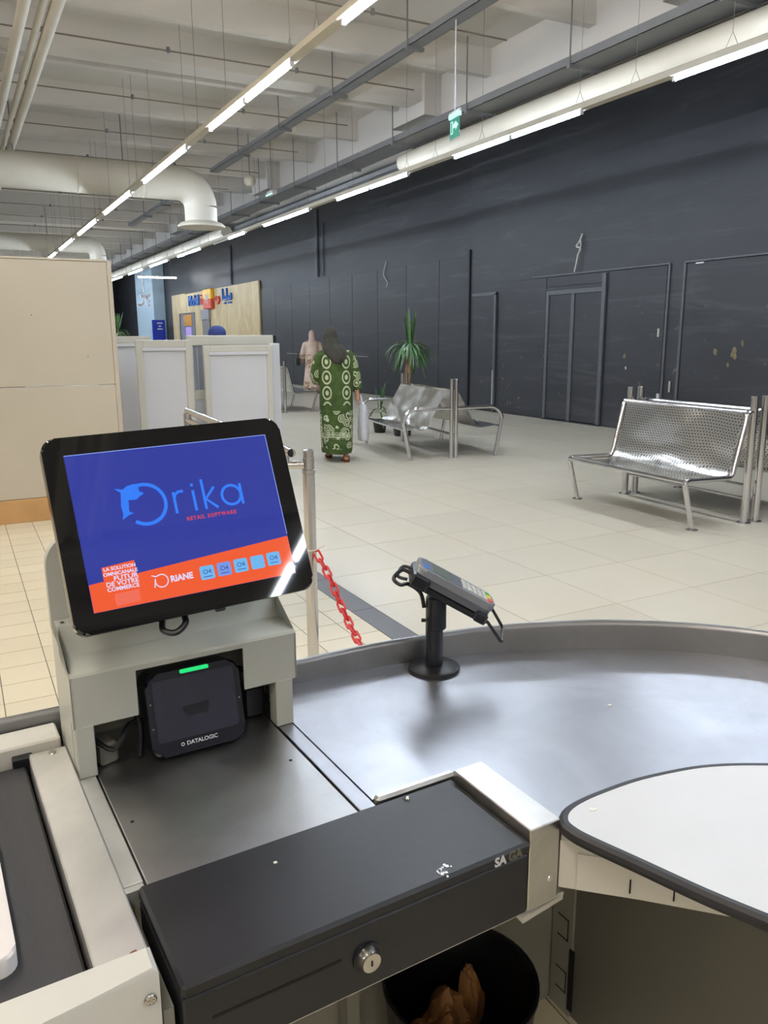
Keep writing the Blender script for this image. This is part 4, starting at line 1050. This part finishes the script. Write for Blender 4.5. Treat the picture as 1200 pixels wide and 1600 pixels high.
# ================================================================== PEOPLE
def ring(cx, cy, z, rx, ry, n=36, wave=0.0, k=9, ph=0):
    return [(cx+(rx+wave*math.sin(k*t+ph))*math.cos(t), cy+(ry+wave*math.sin(k*t+ph))*math.sin(t), z) for t in [2*PI*i/n for i in range(n)]]
def hand(mb, wrist, direc, out, s=1.0):
    """palm, four unequal fingers and a thumb; direc: along the fingers, out: thumb side"""
    w_ = Vector(wrist); d = Vector(direc).normalized(); o_ = (Vector(out)-d*Vector(out).dot(d)).normalized(); n = d.cross(o_)
    mb.tube([w_, w_+d*.03*s, w_+d*.085*s], [.024*s, .032*s, .030*s], 8)
    for i, (l, off) in enumerate(((.072, .027), (.080, .010), (.074, -.008), (.058, -.025))):
        b = w_+d*.08*s+o_*off*s; mb.tube([b, b+d*l*.5*s+n*.008*s, b+d*l*.85*s+n*.026*s], [.0095*s, .009*s, .008*s], 6)
    b = w_+d*.03*s+o_*.026*s; mb.tube([b, b+d*.03*s+o_*.022*s, b+d*.062*s+o_*.026*s+n*.012*s], [.012*s, .0105*s, .0085*s], 6)
def figure(c, h, headoff, lh, rh, lf, rf, skin='skin', voxel=.009):
    """one continuous body facing +y; lh/rh: (elbow, wrist, finger dir); lf/rf: ankle points"""
    s = h/1.6; b = MB()
    hp = Vector((headoff[0], headoff[1], 1.475*s))
    b.loft([ring(0, 0, z*s, rx*s, ry*s, 20) for z, rx, ry in ((.78, .13, .10), (.86, .165, .115), (.95, .155, .105), (1.05, .125, .09), (1.18, .15, .10), (1.28, .165, .095), (1.33, .12, .075), (1.355, .06, .055))])
    b.tube([(0, 0, 1.31*s), (headoff[0]*.6, headoff[1]*.6, 1.38*s), (headoff[0], headoff[1], 1.43*s)], .05*s, 10)
    b.ell(hp, (.072*s, .092*s, .112*s), 18, 12); b.ell(hp+Vector((0, .03, -.055))*s, (.05*s, .06*s, .055*s), 12, 8)
    b.ell(hp+Vector((0, .093, -.02))*s, (.013*s, .018*s, .02*s), 8, 6)                        # nose
    b.ell(hp+Vector((0, .085, -.058))*s, (.024*s, .012*s, .008*s), 8, 6)                      # mouth
    for sx in (-1, 1):
        b.ell(hp+Vector((sx*.074, .0, -.01))*s, (.012*s, .022*s, .03*s), 8, 6)                # ears
        b.ell(hp+Vector((sx*.03, .084, .008))*s, (.014*s, .01*s, .009*s), 8, 6)               # eyes
    for sx, (el, wr, fd), ank in ((-1, lh, lf), (1, rh, rf)):
        sh = Vector((sx*.165, 0, 1.275))*s; el = Vector(el)*s; wr = Vector(wr)*s
        b.tube([Vector((sx*.10, 0, 1.28))*s, sh, sh.lerp(el, .5), el, el.lerp(wr, .4), wr], [.05*s, .052*s, .045*s, .038*s, .036*s, .025*s], 10)
        hand(b, wr, fd, (0, 1, .2) if abs(fd[1]) < .7 else (-sx, 0, .3), s)
        ank = Vector(ank)*s; hip = Vector((sx*.085, 0, .83))*s; kn = hip.lerp(ank, .5)+Vector((0, .03, 0))
        b.tube([hip, hip.lerp(kn, .5), kn, kn.lerp(ank, .35), ank, ank-Vector((0, 0, .03))], [.085*s, .075*s, .055*s, .055*s, .036*s, .036*s], 12)
        ft = ank+Vector((0, 0, -.045))*s
        b.tube([ft+Vector((0, -.055, -.005))*s, ft+Vector((0, .03, 0))*s, ft+Vector((0, .11, -.018))*s, ft+Vector((0, .165, -.022))*s], [.03*s, .036*s, .03*s, .016*s], 10)
    return remesh(b, 'body', skin, c, voxel, 2)
def sandals(c, h, ankles, mat='sandal'):
    s = h/1.6
    for a in ankles:
        p = Vector(a)*s; g_ = MB()
        z0 = p.z-.098*s
        g_.prism([(p.x+x*s, p.y+y*s) for x, y in ((.034, -.09), (.04, .06), (.045, .12), (.02, .18), (-.02, .18), (-.045, .12), (-.04, .06), (-.034, -.09))], z0, z0+.014)
        g_.tube([(p.x-.04*s, p.y+.09*s, z0+.01), (p.x, p.y+.09*s, z0+.055), (p.x+.04*s, p.y+.09*s, z0+.01)], .010, 6)
        g_.tube([(p.x-.036*s, p.y-.02*s, z0+.01), (p.x-.03*s, p.y-.06*s, z0+.075), (p.x+.03*s, p.y-.06*s, z0+.075), (p.x+.036*s, p.y-.02*s, z0+.01)], .008, 6)
        g_.build('sandal', mat, c)

# woman in the green printed dress, walking away, head turned down to the left
W1 = thing('person', 'woman in long green printed dress and dark headscarf walking away', 'person', (3.98, 8.66, 0), math.radians(-20))
h = 1.56; s = h/1.6
la, ra = (-.09, .19, .095), (.09, -.19, .095)
figure(W1, h, (-.055, .05), ((-.235, .02, 1.03), (-.17, .20, .93), (.1, .7, -.4)), ((.235, .0, 1.02), (.265, .03, .80), (0, .05, -1)), la, ra)
sandals(W1, h, (la, ra))
b = MB()
def fold(z): return .012*max(0, (1.0-z))
rings_ = []
for z, rx, ry, cx, cy in ((.10, .185, .31, .0, .0), (.18, .19, .30, .0, .0), (.35, .195, .26, .0, .0), (.55, .20, .21, 0, 0), (.75, .20, .165, 0, 0), (.9, .198, .155, 0, 0), (1.02, .182, .14, 0, 0), (1.12, .178, .135, 0, 0), (1.22, .19, .135, 0, 0), (1.29, .185, .12, 0, 0), (1.335, .13, .095, 0, 0), (1.36, .075, .07, -.01, .01)):
    rings_.append(ring(cx, cy, z*s, rx*s, ry*s, 44, fold(z), 8, z*3))
b.loft(rings_)
b.tube([(-.13*s, 0, 1.285*s), (-.19*s, 0, 1.24*s), (-.225*s, .01, 1.12*s), (-.243*s, .02, 1.02*s), (-.215*s, .09, .965*s)], [.06, .068, .066, .072, .075], 14)
b.tube([(.13*s, 0, 1.285*s), (.19*s, 0, 1.24*s), (.225*s, 0, 1.12*s), (.245*s, .0, 1.0*s), (.262*s, .02, .86*s)], [.06, .066, .06, .058, .062], 14)
remesh(b, 'dress', 'dress_green', W1, .010, 3)
b = MB()
b.ell((-.055*s, .045*s, 1.487*s), (.094*s, .112*s, .122*s), 20, 14)
b.loft([ring(cx, cy, z*s, rx*s, ry*s, 24, .006, 7, z*9) for z, rx, ry, cx, cy in ((1.17, .05, .03, .02, -.13), (1.23, .105, .06, .01, -.10), (1.29, .155, .10, -.0, -.045), (1.345, .14, .12, -.015, -.01), (1.40, .105, .11, -.035, .02), (1.47, .095, .11, -.05, .04))])
remesh(b, 'headscarf', 'scarf_dark', W1, .010, 3)
# her carrier bag
cbx = W1.location+Vector((.31, -.09, .22))
cb = thing('carrier_bag', 'white carrier bag hanging from the hand of the woman in green', 'bag', cbx, math.radians(-20))
bb = MB(); bb.loft([ring(0, 0, z, rx, ry, 28, .006, 6, z*14) for z, rx, ry in ((0, .055, .09), (.01, .065, .11), (.12, .068, .125), (.28, .06, .125), (.40, .045, .11), (.44, .03, .10))])
remesh(bb, 'bag_body', 'bag_white', cb, .012, 2)
hb = MB()
for y in (-.04, .04): hb.tube(spline([(-.01, y-.05, .42), (-.028, y*.3, .545), (-.01, y+.05, .42)], 6), .007, 6)
hb.build('handles', 'bag_white', cb)

# woman in the pale floral dress farther away by the wall
W2 = thing('person', 'woman in pale floral dress and pink headscarf far away by the wall', 'person', (8.35, 19.6, 0), math.radians(-18))
h = 1.62; s = h/1.6
la, ra = (-.10, .16, .095), (.10, -.16, .095)
figure(W2, h, (-.0, .02), ((-.24, .0, 1.05), (-.25, .10, .86), (.0, .4, -1)), ((.235, .02, 1.05), (.18, .2, .95), (-.1, .7, -.3)), la, ra, 'skin', .012)
sandals(W2, h, (la, ra), 'black_plastic')
b = MB()
b.loft([ring(0, 0, z*s, rx*s, ry*s, 40, .014*max(0, 1-z), 9, z*3) for z, rx, ry in ((.13, .25, .24), (.3, .235, .225), (.5, .215, .195), (.7, .20, .175), (.9, .19, .155), (1.02, .165, .135), (1.12, .17, .13), (1.22, .185, .13), (1.30, .17, .11), (1.345, .11, .09), (1.365, .07, .07))])
b.tube([(-.13*s, 0, 1.285*s), (-.19*s, 0, 1.24*s), (-.232*s, 0, 1.12*s), (-.25*s, .0, 1.03*s), (-.262*s, .08, .9*s)], [.06, .068, .062, .066, .07], 14)
b.tube([(.13*s, 0, 1.285*s), (.19*s, 0, 1.24*s), (.23*s, 0, 1.12*s), (.245*s, .02, 1.03*s), (.2*s, .16, .965*s)], [.06, .066, .062, .066, .07], 14)
remesh(b, 'dress', 'dress_floral', W2, .013, 3)
b = MB(); b.ell((0, .02*s, 1.485*s), (.086*s, .104*s, .122*s), 18, 12)
b.loft([ring(0, cy, z*s, rx*s, ry*s, 22) for z, rx, ry, cy in ((1.27, .06, .06, -.05), (1.32, .11, .095, -.02), (1.38, .085, .095, .0), (1.46, .085, .1, .015))])
remesh(b, 'headscarf', 'scarf_pink', W2, .012, 3)
hb2 = thing('handbag', 'small black handbag on the arm of the woman in floral dress', 'bag', W2.location+Vector((-.36, .16, .72)), math.radians(-18))
MB().box(-.05, .05, -.14, .14, 0, .20, .03, None, 3).build('bag_body', 'black_plastic', hb2)
MB().tube(spline([(0, -.1, .19), (.02, -.05, .34), (.02, .05, .34), (0, .1, .19)], 6), .01, 6).build('strap', 'black_plastic', hb2)

# seated-high cashier behind the kiosk: only the blue cap shows
W3 = thing('person', 'person in a blue cap showing just above the white kiosk panels', 'person', (2.72, 9.2, 0), math.radians(200))
h = 1.56; s = h/1.6
figure(W3, h, (0, .02), ((-.24, .0, 1.03), (-.22, .18, .93), (.0, .8, -.3)), ((.24, .0, 1.03), (.22, .18, .93), (.0, .8, -.3)), (-.1, 0, .095), (.1, 0, .095), 'skin', .014)
b = MB(); b.loft([ring(0, 0, z*s, rx*s, ry*s, 30) for z, rx, ry in ((.76, .19, .14), (.9, .185, .135), (1.05, .165, .12), (1.18, .18, .13), (1.28, .18, .12), (1.33, .13, .095), (1.36, .075, .075))])
for sx in (-1, 1): b.tube([(sx*.13*s, 0, 1.28*s), (sx*.19*s, 0, 1.24*s), (sx*.235*s, 0, 1.05*s), (sx*.225*s, .14, .96*s)], [.06, .066, .06, .05], 12)
remesh(b, 'shirt', 'shirt_grey', W3, .015, 2)
b = MB()
for sx in (-1, 1): b.tube([(sx*.09*s, 0, .84*s), (sx*.1*s, .02, .45*s), (sx*.1*s, 0, .08*s)], [.105, .085, .07], 12)
b.ell((0, 0, .82*s), (.185*s, .135*s, .1*s), 16, 10); remesh(b, 'trousers', 'trousers_dark', W3, .015, 2)
cp_ = MB(); z = 1.50*s
cp_.loft([ring(0, .02, z+dz, r*1.0, r*1.16, 24) for dz, r in ((0, .094), (.03, .098), (.07, .09), (.10, .065), (.115, .03))])
cp_.build('cap_crown', 'cap_blue', W3)
pk = MB(); pk.prism([(-.085, .10), (-.075, .15), (-.04, .195), (0, .205), (.04, .195), (.075, .15), (.085, .10)][::-1], z, z+.008); pk.build('cap_peak', 'cap_blue', W3)
MB().box(-.09, -.05, -.14, -.10, .0, .095).build('shoe', 'black_plastic', W3) if False else None
for sx in (-1, 1):
    MB().box(sx*.1*s-.05, sx*.1*s+.05, -.09, .19, 0, .085, .03, None, 3).build('shoe', 'black_plastic', W3)

# ================================================================== STOREFRONT AND PILLAR AT THE FAR END
sf = thing('storefront', 'plywood clad shopfront with blue and red sign letters far along the wall', 'shopfront', (9.38, 26.35, 0))
FX = -.06
for i in range(5):
    y0 = i*2.4; y1 = min(y0+2.39, 12.0)
    if i == 3: MB().box(FX, 0, y0, y1, 2.5, 3.30, .004).build('plywood_sheet', 'plywood', sf); MB().box(FX, 0, y0, 8.1, 0, 2.5, .004).build('plywood_sheet', 'plywood', sf)
    elif i == 4: MB().box(FX, 0, 10.75, y1, 0, 3.34, .004).build('plywood_sheet', 'plywood', sf); MB().box(FX, 0, y0, 10.75, 2.5, 3.34, .004).build('plywood_sheet', 'plywood', sf)
    else: MB().box(FX, 0, y0, y1, 0, 3.30, .004).build('plywood_sheet', 'plywood', sf)
MB().box(-.02, 0, 8.1, 10.75, 0, 2.5).build('glass_door', 'pale_glass', sf)
for y in (8.1, 10.7): MB().box(-.08, 0, y, y+.06, 0, 2.5).build('door_frame', 'galvanised', sf)
MB().box(-.05, -.021, 8.75, 10.1, 1.95, 2.42).build('poster', 'poster_orange', sf)
MB().box(-.05, -.021, 9.0, 9.8, 1.5, 1.9).build('lit_screen', 'kiosk_screen', sf)
MB().box(-.16, -.061, 5.75, 6.9, 2.15, 2.55, .01).build('shutter_box', 'shutter_grey', sf)
MB().box(-.12, -.061, 5.8, 6.85, 1.4, 2.15).build('shutter', 'tray_grey', sf)
MB().box(-.22, -.061, 5.15, 6.25, 2.92, 3.32, .03).build('badge_top', 'sign_yellow', sf)
MB().box(-.22, -.061, 5.15, 6.25, 2.56, 2.92, .03).build('badge_bottom', 'sign_red', sf)
SMX = Matrix(((0, 0, -1, 0), (-1, 0, 0, 0), (0, 1, 0, 0), (0, 0, 0, 1)))    # text x -> -y, text y -> z, normal -> -x
text('sign_letters', 'M', .55, 'bag_white', sf, T((-.225, 5.7, 2.9)) @ SMX, .01)
text('sign_letters', 'Mobil', .62, 'letter_blue', sf, T((-.10, 8.05, 2.95)) @ SMX, .04, 'CENTER', 1.0, 1.2)
text('sign_letters', 'ia', .62, 'sign_red', sf, T((-.10, 6.75, 2.95)) @ SMX, .04, 'CENTER', 1.0, 1.2)
text('sign_letters', 'ﻣﻮ', .55, 'sign_red', sf, T((-.10, 4.65, 2.98)) @ SMX, .04, 'CENTER', 1.0, 1.2)
text('sign_letters', 'ﺎﻴﻠﻴﺑ', .62, 'letter_blue', sf, T((-.10, 3.4, 2.98)) @ SMX, .04, 'CENTER', 1.0, 1.2)
pil = thing('pillar', 'pale blue square pillar beyond the plywood shopfront', 'pillar', (9.1, 40.0, 0))
MB().box(-.28, .3, 0, 3.9, 0, 5.1, .02).build('shaft', 'pillar_blue', pil)
MB().box(-.30, .3, -.02, 3.92, 0, .12, .01).build('skirting', 'galvanised', pil)
sg = thing('blue_sign', 'blue information sign standing before the pale blue pillar', 'sign', (8.55, 39.2, 0))
MB().box(-.02, .58, -.04, .04, .3, 2.27, .01).build('board', 'sign_blue', sg)
for x in (0, .52): MB().box(x, x+.04, -.03, .03, 0, .3).build('leg', 'galvanised', sg)
for z, w_ in ((2.12, .26), (1.98, .12), (1.85, .24)):
    MB().box(.33-w_/2, .33+w_/2, -.046, -.04, z-.025, z+.03).build('white_line', 'bag_white', sg)
tp = thing('lamp_fitting', 'white lamp fitting crosswise in front of the pale blue pillar', 'light', (8.2, 35.6, 3.95))
MB().tube([(-.9, 0, 0), (.7, 0, 0)], .03, 6).build('tube', 'lamp_white', tp)
MB().box(-.92, .72, -.03, .03, .03, .07).build('batten', 'white_plastic', tp)
for x in (-.7, .5): MB().tube([(x, 0, .07), (x, 0, 1.15)], .008, 5).build('hanger_rod', 'tray_grey', tp)
